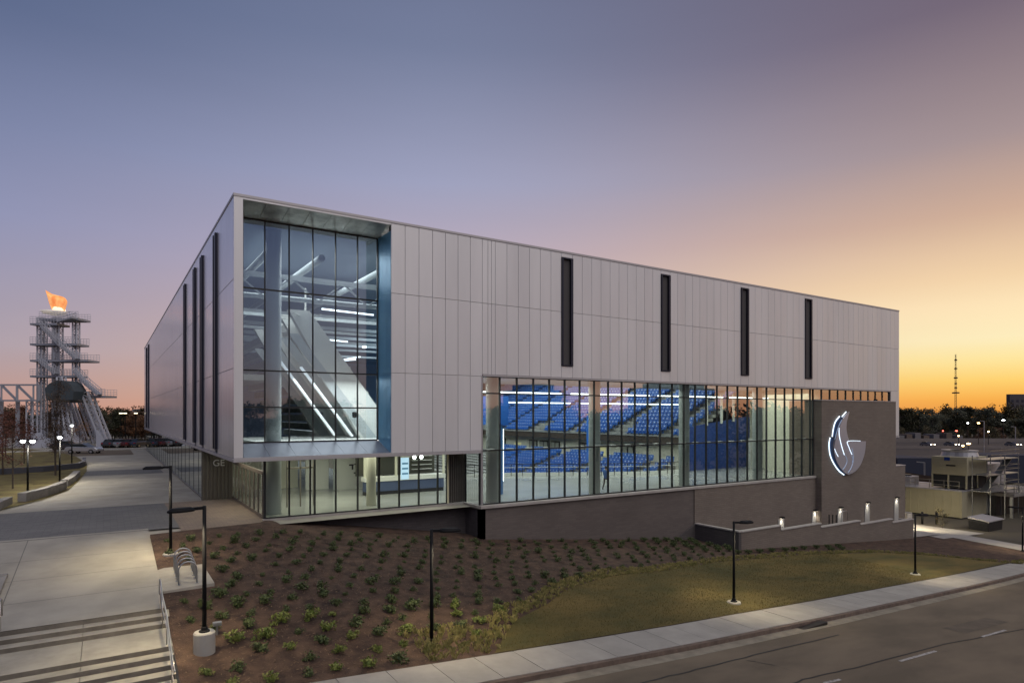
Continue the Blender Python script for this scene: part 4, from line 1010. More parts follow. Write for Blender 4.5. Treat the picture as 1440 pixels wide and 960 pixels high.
while y > -14.6:
    x = -2.9 + (0.6 if row % 2 else 0)
    while x < 44:
        xx_, yy_ = x+rnd.uniform(-.13,.13), y+rnd.uniform(-.10,.10)
        ok = True
        if x < -1.4 and (-7.6 < yy_ < -3.9): ok = False
        if abs(xx_+2.75) < 0.55 and abs(yy_+12.1) < 0.6: ok = False
        if xx_ > LB[1][0]-2.4 and yy_ < lawn_y(xx_)+(0.9 if xx_ > LB[1][0] else 0) + (0.0): ok = False
        if LB[1][0]-2.6 < xx_ <= LB[1][0] and yy_ < -13: ok = False
        if xx_ > 32.5 and yy_ > -4.6: ok = False
        if rnd.random() < 0.06: ok = False
        if ok: spots.append((xx_, yy_))
        x += 1.0 + max(0, (x-10))*0.014
    y -= 0.90; row += 1
print('shrubs', len(spots))
spots.sort(key=lambda s_: math.hypot(s_[0]-CAM.x, s_[1]-CAM.y))
for i, (x, y) in enumerate(spots[:300]):
    near = y < -10.5 and x < 9.5; lit_tint = near and rnd.random() < 0.5
    o = bpy.data.objects.new('shrub', sm_[rnd.randrange(4,7) if lit_tint else rnd.randrange(4)])
    o.location = (x, y, fz(x,y)-0.02); o.rotation_euler = (0,0,rnd.uniform(0,6.28))
    s_ = (rnd.uniform(0.45,0.95) if near or x < 0 else rnd.uniform(0.38,0.8)) * (1.0 if y < -8 else 0.9); o.scale = (s_,s_,s_*rnd.uniform(0.8,1.15)); C.objects.link(o)
    big = s_ > 0.7
    if lit_tint: tag(o, ('large' if big else 'small')+' spiky shrub painted lit yellow-green in mulch, '+('beside the steps' if x < 1.5 else 'close to the middle lamp post' if x > 4.5 else 'between steps and middle lamp post'), 'shrub', 'shrubs painted lit yellow-green near the sidewalk')
    else:
        wh = 'beside the steps and bike pad' if x < -0.5 else 'under the lobby windows' if (y > -3.2 and x < 14) else 'along the foot of the brick wall' if y > -3.2 else 'close to the sidewalk' if y < -11.5 else 'in the rows left of the middle lamp post' if x < 5.5 else 'in the rows right of the middle lamp post' if x < 16 else 'in the narrowing far end of the bed'
        tag(o, ('fuller' if big else 'small')+' dark green shrub '+wh, 'shrub', 'green shrubs in the mulch bed')
if len(spots) > 300:
    mb = MB(); sv = [Vector(v.co) for v in sm_[0].vertices]; sf = [tuple(q.vertices) for q in sm_[0].polygons]
    for x, y in spots[300:]: mb.add([v*rnd.uniform(0.6,0.8)+Vector((x,y,fz(x,y)-0.02)) for v in sv], sf)
    tag(mb.build('shrub_rows', g1), 'far rows of small shrubs by the brick wall', 'shrubs', kind='stuff')
# grassy fringe between mulch and lawn
fr = leaf_mat('fringe_blade', (0.14,0.14,0.035), (0.34,0.28,0.10), 3)
mb = MB(); q = random.Random(3)
def tuft(x, y, n, h):
    z = fz(x,y)
    for _ in range(n):
        a = q.uniform(0,6.28); l_ = q.uniform(0.5,1)*h; sp_ = q.uniform(0.2,0.7)*l_
        d = Vector((math.cos(a),math.sin(a),0)); w = Vector((-d.y,d.x,0))*0.012; p = Vector((x+q.uniform(-.06,.06),y+q.uniform(-.06,.06),z))
        mb.add([p-w, p+w, p+d*sp_*0.5+Vector((0,0,l_*0.8)), p+d*sp_+Vector((0,0,l_*0.7))], [(0,1,2),(2,1,3)] if False else [(0,1,2,3)])
xx = LB[1][0]-2.2
while xx < 62:
    yb = lawn_y(xx) if xx > LB[1][0] else swin(xx)+0.1
    dep = 1.2 if xx < 9 else (1.1 if xx < 20 else 0.9)
    if xx <= LB[1][0]+0.4: dep = 2.3
    for k in range(int(4.5*dep) if xx < 9 else int(9*dep) if xx < 25 else int(6*dep)):
        yy = yb + q.uniform(0.0, dep)
        if yy > -0.5: continue
        tuft(xx+q.uniform(-.2,.2), yy, 9, 0.30 if xx < 9 else 0.19)
    xx += 0.22
tag(mb.build('grass_fringe', fr), 'loose yellow-green fringe of grass clumps edging the lawn', 'ground cover', kind='stuff')
# straw and chips scattered on the mulch
mb = MB()
for _ in range(9000):
    x = q.uniform(-3.5,18)**1.0; y = q.uniform(-14.8,0.5)
    if x > LB[1][0] and y < lawn_y(x): continue
    if -7.2 < y < -4.2 and x < -1.7: continue
    z = fz(x,y)+0.01; a = q.uniform(0,3.14); l_ = q.uniform(0.02,0.08); w = q.uniform(0.008,0.02)
    d = Vector((math.cos(a)*l_,math.sin(a)*l_,q.uniform(-.01,.02))); u = Vector((-math.sin(a)*w,math.cos(a)*w,0.004)); p = Vector((x,y,z))
    mb.add([p-d-u,p+d-u,p+d+u,p-d+u], [(0,1,2,3)])
tag(mb.build('mulch_chips', mat('mulch_chip', (0.05,0.028,0.016), rough=0.95, col2=(0.17,0.11,0.065), vscale=9)), 'loose bark chips and straw lying on the mulch bed', 'mulch', kind='stuff')
# lawn blades for relief
mb = MB()
for _ in range(70000):
    x = q.uniform(LB[1][0], 40); y = q.uniform(-15, -3.5)
    if y > lawn_y(x) or y < swin(x): continue
    z = fz(x,y)+0.03; a = q.uniform(0,6.28); h = q.uniform(0.04,0.085); w = 0.016
    mb.add([(x,y,z),(x+w*math.cos(a),y+w*math.sin(a),z),(x+0.03*math.cos(a+1),y+0.03*math.sin(a+1),z+h)], [(0,1,2)])
tag(mb.build('lawn_blades', leaf_mat('grass_blade', (0.065,0.058,0.010), (0.15,0.105,0.025), 1)), 'short patchy green and tan grass blades of the lawn', 'grass', kind='stuff')

# ------------------------------------------------------------------ trees
barkm = mat('bark', (0.06,0.045,0.035), rough=0.95, var=0.2, vscale=8)
def tree_meshes(seed, h, cr, trunk, leafm, n, ls, columnar=False, bare=0.0, tr=0.1, limbs=9):
    q = random.Random(seed); t = MB()
    bend = [(q.uniform(-.05,.05)*h*0.3*k/4, q.uniform(-.05,.05)*h*0.3*k/4, h*0.85*k/4) for k in range(5)]; bend[0] = (0,0,-0.2)
    t.tube(bend, [tr, tr*0.8, tr*0.6, tr*0.38, tr*0.12], 7)
    tips = []
    for i in range(limbs):
        z0 = h*(trunk+(0.8-trunk)*i/limbs); a = q.uniform(0,6.28); k = min(3,int(z0/(h*0.85)*4)); f = z0/(h*0.85)*4-k
        b0 = Vector(bend[k]).lerp(Vector(bend[k+1]), f); b0.z = z0
        rr = cr*(0.35 if columnar else 1)*q.uniform(0.6,1.0)*(1-0.4*(i/limbs)); up = q.uniform(0.5,1.0)*(cr*1.2 if columnar else cr*0.6)
        m1 = b0+Vector((math.cos(a)*rr*0.5, math.sin(a)*rr*0.5, up*0.4)); m2 = b0+Vector((math.cos(a+.2)*rr, math.sin(a+.2)*rr, up))
        t.tube([b0, m1, m2], [tr*0.4, tr*0.24, tr*0.07], 5, cap=False); tips += [m1, m2, m2]
        for _ in range(3):
            s0 = m1.lerp(m2, q.random()); e = s0+Vector((q.uniform(-1,1),q.uniform(-1,1),q.uniform(0,1)))*cr*0.3; t.tube([s0,e],[tr*0.1,tr*0.03],3,cap=False); tips.append(e)
    tips.append(Vector(bend[4]))
    c = MB()
    clumps = [(tp+Vector((q.gauss(0,.12),q.gauss(0,.12),q.gauss(0,.1)))*cr, cr*q.uniform(0.16,0.34)) for tp in tips for _ in range(2)]
    for _ in range(n):
        p0, r_ = q.choice(clumps); d = Vector((q.gauss(0,1),q.gauss(0,1),q.gauss(0,.8))); d = d/max(0.01,d.length)*r_*q.random()**0.5; p = p0+d
        if p.z < h*trunk*0.8: continue
        a = Vector((q.gauss(0,1),q.gauss(0,1),q.gauss(0,1))).normalized(); b = a.orthogonal().normalized(); L_ = ls*q.uniform(0.6,1.4)
        c.add([p-a*L_*0.5, p+b*L_*0.3, p+a*L_*0.5, p-b*L_*0.3], [(0,1,2,3)])
    return t.mesh('trunk', barkm), c.mesh('crown', leafm)
def place_tree(ms, loc, label, group=None, rz=0, sc=1, cat='tree', name='tree'):
    r = empty(name, loc, label, cat, group); r.rotation_euler = (0,0,rz); r.scale = (sc,sc,sc)
    for n_, me in zip(('trunk','crown'), ms):
        o = bpy.data.objects.new(n_, me); C.objects.link(o); o.parent = r
    return r
fol_d = leaf_mat('foliage_dark', (0.018,0.022,0.010), (0.05,0.05,0.02), 0.4)
fol_o = leaf_mat('foliage_autumn', (0.06,0.025,0.010), (0.15,0.065,0.022), 0.5)
fol_r = leaf_mat('foliage_red_brown', (0.06,0.018,0.012), (0.13,0.04,0.02), 0.8)
fol_g = leaf_mat('foliage_olive', (0.04,0.038,0.012), (0.10,0.07,0.02), 0.4)
T_small = [tree_meshes(50+i, 5.2, 1.5, 0.28, fol_r, 1300, 0.10, tr=0.06, limbs=11) for i in range(3)]
T_col = tree_meshes(60, 8.6, 1.9, 0.16, leaf_mat('foliage_dull_brown', (0.04,0.026,0.016), (0.09,0.055,0.03), 1), 3400, 0.13, columnar=True, tr=0.09, limbs=16)
T_far = [tree_meshes(70+i, 11, 4.2, 0.15, m_, 1700, 0.55, tr=0.25, limbs=10) for i, m_ in enumerate((fol_d,fol_d,fol_g,fol_o))]
T_or = tree_meshes(81, 4.6, 1.8, 0.2, leaf_mat('foliage_orange', (0.12,0.05,0.015), (0.25,0.12,0.035), 1), 900, 0.16, tr=0.07)
place_tree(T_col, UZ(78,669,0), 'tall narrow brown-leaved tree in front of the flame tower', None, 0.4)
for i, (px, py, sc, lb) in enumerate(((18,688,1.12,'red-brown thin tree standing in the left garden by the low wall'),(4,668,1.3,'red-brown young tree cut by the left picture edge'),(-14,690,1.2,'young tree mostly outside the left picture edge'),(34,652,1.1,'thin red-brown tree behind the two-headed plaza lamp'),(8,642,1.3,'dark reddish tree behind the left lawn'))):
    place_tree(T_small[i%3], UZ(px,py,0), lb, 'thin autumn trees of the left garden', i*1.3, sc)
place_tree(T_or, UZ(112,634,0), 'small orange-leaved tree beside the parked silver car', None, 1)
place_tree(tree_meshes(90,2.2,0.7,0.05,fol_g,700,0.09,tr=0.03), UG(1325,742), 'small evergreen planted beside the side path', None, 0, cat='tree')
q = random.Random(11)
GL = -7.2
def woods(n, x0, x1, d0, d1, z, hmul, lb, grp, kinds):
    for i in range(n):
        px = x0+(x1-x0)*(i+0.5+q.uniform(-.4,.4))/n; d = q.uniform(d0, d1); p = UD(px, 583, d)
        k = q.choice(kinds); place_tree(T_far[k], (p.x,p.y,z), lb[k], grp, q.uniform(0,6.28), hmul*q.uniform(0.75,1.2))
lbs = ['dark dense tree in the woods behind the highway']*2+['olive green tree in the woods behind the highway','autumn brown tree in the woods behind the highway']
woods(62, 1225, 1500, 300, 390, GL, 1.38, lbs, 'woods behind the highway', (0,0,1,2))
woods(22, 1240, 1480, 250, 290, GL, 0.62, ['low dark tree in front of the far woods']*4, 'low trees along the highway', (0,1,3,2))
lbl = ['dark tree beyond the plaza street']*2+['olive tree beyond the plaza street','orange-brown autumn tree beyond the plaza street']
woods(26, 125, 240, 120, 150, 0, 0.62, lbl, 'trees beyond the plaza street', (0,2,3,3,2))
woods(26, -60, 130, 125, 165, 0, 0.66, lbl, 'trees beyond the plaza street', (0,3,3,1))
# the same woods go on behind the camera, where the glass mirrors them
for i in range(95):
    a = R(-170+i*1.9+q.uniform(-.6,.6)); d = q.uniform(95,150); zz = zs(d*math.cos(a)*0.5)
    k = q.choice((0,0,1,2)); place_tree(T_far[k], (CAM.x+d*math.cos(a), CAM.y+d*math.sin(a), zz-1.5), 'dark street tree mirrored in the glass front', 'trees across the road mirrored in the glass', q.uniform(0,6.28), q.uniform(1.28,1.5))
# apartment blocks mirrored in the long window
blm = mat('far_building', (0.05,0.05,0.055), rough=0.8)
for (x0,y0,w,dp,h,lb) in ((143,-110,27,14,14.5,'dark stepped block mirrored right of centre in the long window'),(92,-110,12,12,12.6,'low dark block mirrored in the left bays of the long window')):
    b = empty('mirrored_building', (x0,y0,-3), lb, 'building')
    MB().box((x0,y0-dp,-6),(x0+w,y0,h)).build('wall', blm, b); MB().box((x0+w*0.2,y0-dp*0.9,h),(x0+w*0.85,y0-1,h+1.6)).build('roof', blm, b)
    for k in range(4):
        for j_ in range(6): MB().box((x0+1+j_*w/6.4,y0-0.01,1+k*2.6),(x0+1+j_*w/6.4+1.2,y0+0.06,2.4+k*2.6)).build('window', slotm, b)

# ------------------------------------------------------------------ left garden
gpoly = [(-260,640),(0,717),(20,712),(60,702),(96,689),(112,674),(122,662),(122,652),(108,642),(84,636),(40,631),(-60,627),(-300,625)]
G = [UZ(px,py,0.04) for px, py in gpoly]
bm = bmesh.new(); f_ = bm.faces.new([bm.verts.new((p.x,p.y,0.05)) for p in G]); bm.normal_update()
if f_.normal.z < 0: f_.normal_flip()
bmesh.ops.triangulate(bm, faces=bm.faces); me = bpy.data.meshes.new('garden_lawn'); bm.to_mesh(me); bm.free()
me.materials.append(mat('garden_grass', (0.085,0.06,0.02), rough=1, col2=(0.17,0.14,0.04), vscale=0.6, bump=1, bscale=40, detail=8))
o = bpy.data.objects.new('garden_lawn', me); C.objects.link(o); o['kind'] = 'structure'
def seatwall(pxs, h, lb, m=conc_old, w=0.5, name='seat_wall'):
    P_ = [UZ(px,py,0) for px,py in pxs]; mb = MB()
    for a, b in zip(P_, P_[1:]):
        d = (b-a).normalized(); n_ = Vector((-d.y,d.x,0))
        if n_.dot(a-CAM) < 0: n_ = -n_
        mb.prism([a-d*0.01,b+d*0.01,b+d*0.01+n_*w,a-d*0.01+n_*w], (0,0,h))
    o = mb.build(name, m, None, bevel=0.02); tag(o, lb, 'bench wall', 'low concrete walls of the left garden'); return o
seatwall([(37,706),(62,700),(80,694),(94,688)], 0.62, 'longest curved concrete bench wall below the two-headed lamp')
seatwall([(96,684),(106,678),(113,670)], 0.55, 'short curved concrete bench wall at the garden tip')
seatwall([(-40,730),(0,718),(18,709)], 0.5, 'concrete bench wall running out of the left picture edge')
seatwall([(-60,674),(0,668),(60,664),(112,659),(121,655),(121,650)], 0.6, 'long shade-darkened curb wall crossing the left garden', mat('shaded_concrete', (0.07,0.07,0.085), rough=0.8), 0.35)  # the wall's shadowed face is put into its dark colour

# ------------------------------------------------------------------ flame tower
TW = empty('flame_tower', UZ(95,628,0), 'white steel lattice tower with stairs, carrying a bowl with an orange flame', 'tower')
D0 = 110.0
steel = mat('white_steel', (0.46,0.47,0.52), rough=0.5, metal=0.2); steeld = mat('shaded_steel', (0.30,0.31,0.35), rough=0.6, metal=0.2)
def TP(px, py, dd=0): return UD(px, py, D0+dd) if True else None
def lattice(a, b, w, r, name='lattice_mast', n=None, m=steel):
    a, b = Vector(a), Vector(b); d = (b-a); L_ = d.length; d.normalize(); s1 = (RT - d*RT.dot(d)).normalized(); s2 = d.cross(s1).normalized(); mb = MB()
    cs_ = [(s1*sx+s2*sy)*w/2 for sx, sy in ((-1,-1),(1,-1),(1,1),(-1,1))]
    for c_ in cs_: mb.bar(a+c_, b+c_, r*2.0)
    n = n or max(2, int(L_/(w*1.1)))
    for k in range(n):
        p0, p1 = a+d*L_*k/n, a+d*L_*(k+1)/n
        for i in range(4):
            c0, c1 = cs_[i], cs_[(i+1)%4]
            mb.bar(p0+c0, p1+c1, r*0.75) if k % 2 else mb.bar(p0+c1, p1+c0, r*0.75)
            mb.bar(p1+c0, p1+c1, r*0.75)
    return mb.build(name, m, TW)
for px, w in ((57.5,0.75),(82,0.95),(107,0.75)): lattice(TP(px,628 if px < 90 else 560), TP(px,447), w, 0.11)
lattice(TP(78,600,5), TP(78,447,5), 0.7, 0.1); lattice(TP(62,628,6), TP(62,447,6), 0.7, 0.1)
lattice(TP(100,618,-2), TP(86,530,-2), 0.9, 0.11, 'raking_leg'); lattice(TP(149,620,-2), TP(122,552,-2), 1.1, 0.12, 'raking_leg'); lattice(TP(138,622,3), TP(106,535,3), 1.0, 0.12, 'raking_leg'); lattice(TP(118,618,5), TP(92,545,5), 0.8, 0.1, 'raking_leg')
lattice(TP(45,628), TP(45,562), 1.1, 0.12)
for a, b in (((135,612),(148,632)),((88,612),(104,632)),((44,616),(66,632))):
    c0, c1 = TP(*a,-3), TP(*b,-3); MB().prism([Vector((c0.x,c0.y,0)),Vector((c1.x,c1.y,0)),Vector((c1.x,c1.y,0))-Vector((0,0,0))+Vector((0,0,0.9)),Vector((c0.x,c0.y,c0.z+0.9))], FW*2.2).build('footing', steel, TW)
def deckp(x0, x1, py, dp=3.2, rail=True):
    a, b = TP(x0,py,-1.5), TP(x1,py,-1.5); MB().prism([a,b,b+FW*dp,a+FW*dp], (0,0,-0.35)).build('platform', steeld, TW)
    mb = MB(); n_ = max(3,int((b-a).length/0.5))
    for off in (Vector((0,0,0)), FW*dp):
        for hh in (0.35,0.7,1.1): mb.bar(a+off+Vector((0,0,hh)), b+off+Vector((0,0,hh)), 0.06)
        for k in range(n_+1):
            p_ = a.lerp(b,k/n_)+off; mb.bar(p_, p_+Vector((0,0,1.1)), 0.05)
    mb.build('guard_rail', steel, TW)
deckp(42,80,454); deckp(42,108,482.5); deckp(42,123,505.5); deckp(42,106,527.5); deckp(112,148,556); deckp(84,118,563); deckp(55,110,447)
def stairp(a, b):
    p0, p1 = TP(*a,-2.2), TP(*b,-2.2); MB().bar(p0, p1, 1.2, 0.3).build('stair_flight', steeld, TW)
    mb = MB()
    for off in (Vector((0,0,0)), FW*1.2):
        mb.bar(p0+off-FW*.6+Vector((0,0,1)), p1+off-FW*.6+Vector((0,0,1)), 0.07); mb.bar(p0+off-FW*.6+Vector((0,0,.5)), p1+off-FW*.6+Vector((0,0,.5)), 0.05)
        for k in range(9): p_ = p0.lerp(p1,k/8)+off-FW*.6; mb.bar(p_, p_+Vector((0,0,1)), 0.05)
    mb.build('stair_rail', steel, TW)
for a, b in (((60,459),(84,484)),((84,484),(109,505)),((58,509),(80,526)),((106,522),(124,542)),((122,540),(140,555)),((84,452),(104,447))): stairp(a, b)
# bridge truss out to the left
mb = MB(); xs3 = [55,47,24,2,-20,-44]
for dd in (-1.5, 1.5):
    mb.bar(TP(56,541,dd), TP(-44,541,dd), 0.28); mb.bar(TP(56,563,dd), TP(-44,563,dd), 0.28)
    for i, x_ in enumerate(xs3): mb.bar(TP(x_,541,dd), TP(x_,563,dd), 0.26 if i % 2 else 0.35)
    for a, b in zip(xs3[1:], xs3[2:]): mb.bar(TP(b,541,dd), TP(a,563,dd), 0.3)
mb.build('bridge_truss', steeld, TW)
MB().bar(TP(25,563), TP(25,628), 0.6).build('bridge_pier', steeld, TW); MB().bar(TP(2,563), TP(2,628), 0.6).build('bridge_pier', steeld, TW)
MB().prism([TP(65,563,-5),TP(63,546,-5),TP(69,539,-5),TP(78,535,-5),TP(91,535,-5),TP(99,541,-5),TP(104,550,-5),TP(102,562,-5)], FW*3.2).build('dark_cabin', mat('cabin_dark', (0.05,0.065,0.075), rough=0.7), TW)
# bowl and flame
mb = MB(); cb_ = TP(76,443,0); prof = [(0.6,0.0),(1.6,0.2),(2.0,0.65),(1.85,0.68),(1.4,0.35),(0.3,0.25)]
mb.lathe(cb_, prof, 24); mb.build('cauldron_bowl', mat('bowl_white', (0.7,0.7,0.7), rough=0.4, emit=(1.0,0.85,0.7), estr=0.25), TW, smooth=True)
fl_ = mat('flame', (0.9,0.4,0.1), emit=(1.0,0.34,0.12), estr=0.72, rough=0.8)
ft = fl_.node_tree; fz_ = ft.nodes.new('ShaderNodeTexNoise'); fz_.inputs['Scale'].default_value = 0.9; fz_.inputs['Detail'].default_value = 6
fm_ = ft.nodes.new('ShaderNodeMapping'); fm_.inputs['Scale'].default_value = (1.6,1.6,0.45); fg_ = ft.nodes.new('ShaderNodeNewGeometry'); fr_ = ft.nodes.new('ShaderNodeValToRGB')
ft.links.new(fg_.outputs['Position'], fm_.inputs[0]); ft.links.new(fm_.outputs[0], fz_.inputs['Vector']); ft.links.new(fz_.outputs[0], fr_.inputs[0])
fr_.color_ramp.elements[0].position = 0.38; fr_.color_ramp.elements[0].color = (0.75,0.16,0.05,1); fr_.color_ramp.elements[1].position = 0.62; fr_.color_ramp.elements[1].color = (1.0,0.48,0.20,1)
ft.links.new(fr_.outputs[0], ft.nodes['Principled BSDF'].inputs['Emission Color'])
out = smooth([(74,437),(70,428),(67,418),(64.2,408),(68,411.5),(76,414),(84,416),(91,418.5),(95,424),(93.5,431),(90,440)], 3)
P_ = [TP(a,b,0) for a, b in out]; cx_ = sum(P_, Vector())/len(P_); fm = MB(); n = len(P_)
front = [p-FW*0.05 for p in P_]; mid = [cx_+(p-cx_)*0.55-FW*0.9 for p in P_]; midb = [cx_+(p-cx_)*0.55+FW*0.9 for p in P_]
fm.add(front+mid+midb+[cx_-FW*1.1, cx_+FW*1.1], [(i,(i+1)%n,(i+1)%n+n,i+n) for i in range(n)]+[((i+1)%n,i,i+2*n,(i+1)%n+2*n) for i in range(n)]+[(i+n,(i+1)%n+n,3*n) for i in range(n)]+[((i+1)%n+2*n,i+2*n,3*n+1) for i in range(n)])
fm.build('flame', fl_, TW, smooth=True)
MB().lathe(TP(83,439,0), [(0.5,0),(1.0,0.3),(0.8,0.9),(0.3,1.0)], 12).build('flame_base_glow', mat('flame_hot', (1,0.8,0.5), emit=(1.0,0.75,0.5), estr=1.1), TW, smooth=True)

# ------------------------------------------------------------------ cars
tyrem = mat('tyre', (0.015,0.015,0.015), rough=0.8); winm = mat('car_glass', (0.02,0.025,0.03), rough=0.1)
def car(loc, rz, col, label, group=None, lights=False, name='parked_car'):
    r = empty(name, loc, label, 'car', group); r.rotation_euler = (0,0,rz)
    def add(mb, n_, m_, par=None):
        o = bpy.data.objects.new(n_, mb.mesh(n_, m_, False)); C.objects.link(o); o.parent = par or r; return o
    prof = [(-2.25,0.35),(-2.3,0.75),(-2.1,0.98),(-1.6,1.05),(0.9,0.98),(1.9,0.88),(2.25,0.70),(2.28,0.35)]
    pm = mat('car_paint_%s' % name+str(col), col, rough=0.25, metal=0.5, coat=0.5)
    b = add(MB().prism([(x,-0.88,z) for x,z in prof], (0,1.76,0)), 'body', pm); b.modifiers.new('bevel','BEVEL').width = 0.06
    c = add(MB().prism([(x,-0.74,z) for x,z in [(-1.9,1.0),(-1.3,1.42),(0.1,1.45),(1.0,0.98)]], (0,1.48,0)), 'cabin', winm)
    add(MB().prism([(x,-0.70,z) for x,z in [(-1.28,1.40),(-1.2,1.47),(0.05,1.49),(0.12,1.43)]], (0,1.40,0)), 'roof', pm)
    for x_ in (-1.4,1.4):
        for y_ in (-0.84,0.84):
            w = MB(); w.tube([(x_,y_-0.1,0.33),(x_,y_+0.1,0.33)], 0.33, 14); o = add(w, 'wheel', tyrem); w = MB(); w.tube([(x_,y_-0.11,0.33),(x_,y_+0.11,0.33)], 0.18, 10); add(w, 'rim', ringm, o)
    hm = mat('headlight_on', (1,1,1), emit=(1.0,0.85,0.6), estr=22) if lights else mat('headlight_glass', (0.7,0.7,0.7), rough=0.1)
    for y_ in (-0.62,0.62):
        add(MB().box((2.18,y_-0.16,0.62),(2.3,y_+0.16,0.76)), 'headlight', hm); add(MB().box((-2.33,y_-0.16,0.74),(-2.25,y_+0.16,0.88)), 'tail_light', mat('tail_red', (0.3,0.01,0.01), rough=0.3))
    return r
car(UZ(119,637.5,0), math.atan2(RT.y,RT.x)+0.05, (0.42,0.43,0.45), 'silver sedan parked beyond the left garden beside the tower footing')
car(UZ(95,633,0), math.atan2(RT.y,RT.x), (0.05,0.05,0.06), 'dark car parked behind the silver sedan')
for k, px in enumerate((160,171,183,194)): car(UZ(px,629-k*0.2,0), R(60), [(0.06,0.06,0.07),(0.3,0.3,0.32),(0.12,0.03,0.03),(0.05,0.06,0.09)][k], ['dark grey','pale grey','dark red','navy'][k]+' car in the far lot left of the building')

# far buildings on the left
def block(px0, px1, ptop, d, z0, lb, m, lit=0, dp=14):
    a, b = UD(px0,583,d), UD(px1,583,d); h = CAM.z+(583-ptop)*d/F; r = empty('far_building', (a.x,a.y,z0), lb, 'building')
    MB().prism([(a.x,a.y,z0),(b.x,b.y,z0),(b.x+FW.x*dp,b.y+FW.y*dp,z0),(a.x+FW.x*dp,a.y+FW.y*dp,z0)], (0,0,h-z0)).build('wall', m, r)
    n_ = max(2,int(abs(px1-px0)/7)); litw = mat('lit_window', (1,1,1), emit=(1.0,0.75,0.4), estr=1.6)
    rows = max(1,int((h-z0)/3.4))
    for j_ in range(rows):
        for i in range(n_):
            p_ = a.lerp(b,(i+0.3)/n_); q_ = a.lerp(b,(i+0.75)/n_); zz = z0+1.2+j_*3.3
            MB().prism([(p_.x,p_.y,zz),(q_.x,q_.y,zz),(q_.x,q_.y,min(h-0.3,zz+1.5)),(p_.x,p_.y,min(h-0.3,zz+1.5))], FW*-0.08).build('window', litw if q.random() < lit else slotm, r)
    return r
warmw = mat('warm_wall', (0.12,0.09,0.07), rough=0.9)
block(165, 190, 577.5, 175, 0, 'low distant building with two lit windows behind the autumn trees', warmw, 0.4)
block(186, 230, 575, 165, 0, 'flat roofed distant building beside the left end of the arena', mat('grey_wall', (0.15,0.14,0.14), rough=0.9), 0.15)
warml2 = mat('lot_lamp_glow', (1,1,1), emit=(1.0,0.85,0.55), estr=3)
for px, lb in ((170,'left'),(176,'middle'),(191,'right')):
    p_ = UD(px,581.5,118); r = empty('lot_lamp', (p_.x,p_.y,0), lb+' one of three bright lot lamps above the far autumn trees', 'street lamp', 'lot lamps beyond the plaza')
    MB().bar((p_.x,p_.y,0),(p_.x,p_.y,p_.z),0.15).build('pole', blackp, r); MB().box((p_.x-0.28,p_.y-0.2,p_.z),(p_.x+0.28,p_.y+0.2,p_.z+0.16)).build('lamp_head', warml2, r)

# ------------------------------------------------------------------ right side: plant yard
yardm = mat('yard_concrete', (0.16,0.15,0.14), rough=0.9, var=0.15, vscale=0.5)
sheet('plant_yard', [(66,1.0),(112,1.0)], [(66,46),(112,46)], lambda x,y: -6.78, 0.0, yardm, 2, 2)
yellowm = mat('ivory_panel', (0.42,0.38,0.25), rough=0.6, metal=0.1, var=0.06, vscale=0.6)
px_ = 79.0
SWL = empty('plant_building', (px_,0,-6.8), 'low ivory metal plant building beside the brick end of the arena', 'building')
MB().box((px_,0.0,-6.5),(px_+7,40,-3.45)).build('wall', yellowm, SWL)
MB().box((px_+0.1,0.1,-6.9),(px_+6.9,40,-6.5)).build('plinth', darkmet, SWL); MB().box((px_-0.06,-0.06,-3.45),(px_+7.06,40,-3.3)).build('roof', trim_m, SWL)
for k in range(22): MB().box((px_-0.04,0.2+k*0.9,-6.45),(px_-0.002,0.26+k*0.9,-3.5)).build('wall_rib', yellowm, SWL)
mb = MB()
for k in range(14): mb.box((px_+0.1,0.3+k*1.6,-3.3),(px_+0.15,0.35+k*1.6,-2.3))
for zz in (-2.3,-2.8): mb.box((px_+0.09,0.3,zz),(px_+0.14,21.2,zz+0.05))
mb.build('roof_rail', railm, SWL)
CT = empty('cooling_tower', (px_+1,6,-3.3), 'ivory louvred cooling tower with dark intake on the plant roof', 'cooling tower')
cx0 = px_+1.0
yA = UX(1360,600,cx0).y; yB = UX(1310,600,cx0).y
MB().box((cx0,yA,-1.6),(cx0+5.6,yB,0.55)).build('casing', yellowm, CT)
for k in range(7): MB().box((cx0-0.05,yA+0.05,-1.5+k*0.29),(cx0-0.002,yB-0.05,-1.47+k*0.29)).build('louvre', yellowm, CT)
MB().box((cx0+0.1,yA+0.1,-3.1),(cx0+5.5,yB-0.1,-1.6)).build('dark_intake', mat('intake_black', (0.01,0.012,0.015), rough=0.6), CT)
for y_ in (yA, (yA+yB)/2, yB-0.15): MB().box((cx0-0.03,y_,-3.2),(cx0+0.12,y_+0.15,-1.6)).build('leg', yellowm, CT)
for x_ in (cx0+2.8,cx0+5.45): MB().box((x_,yA-0.03,-3.2),(x_+0.15,yA+0.12,-1.6)).build('leg', yellowm, CT)
for y_ in (yA+2.4,yB-2.4): MB().lathe((cx0+2.8,y_,0.55), [(1.5,0),(1.35,0.5),(1.45,0.75)], 20).build('fan_cowl', trim_m, CT)
MB().box((cx0-0.01,yA+1.2,-0.55),(cx0-0.06,yA+2.2,-0.4)).build('nameplate', darkmet, CT)
MB().box((cx0-0.02,(yA+yB)/2-0.1,0.1),(cx0-0.06,(yA+yB)/2+0.5,0.5)).build('badge', navy, CT)
MB().box((cx0+6.0,yA+0.2,-3.1),(cx0+11.5,yB-1,-0.5)).build('second_casing', trim_m, CT)
MB().box((px_+7.4,yA+0.3,-6.6),(px_+13,yB,-3.2)).build('plant_base', conc_old, CT)
SC = empty('access_scaffold', (cx0+3,yA-1.5,-6.8), 'galvanised access stair and railings in front of the cooling tower', 'scaffold')
mb = MB()
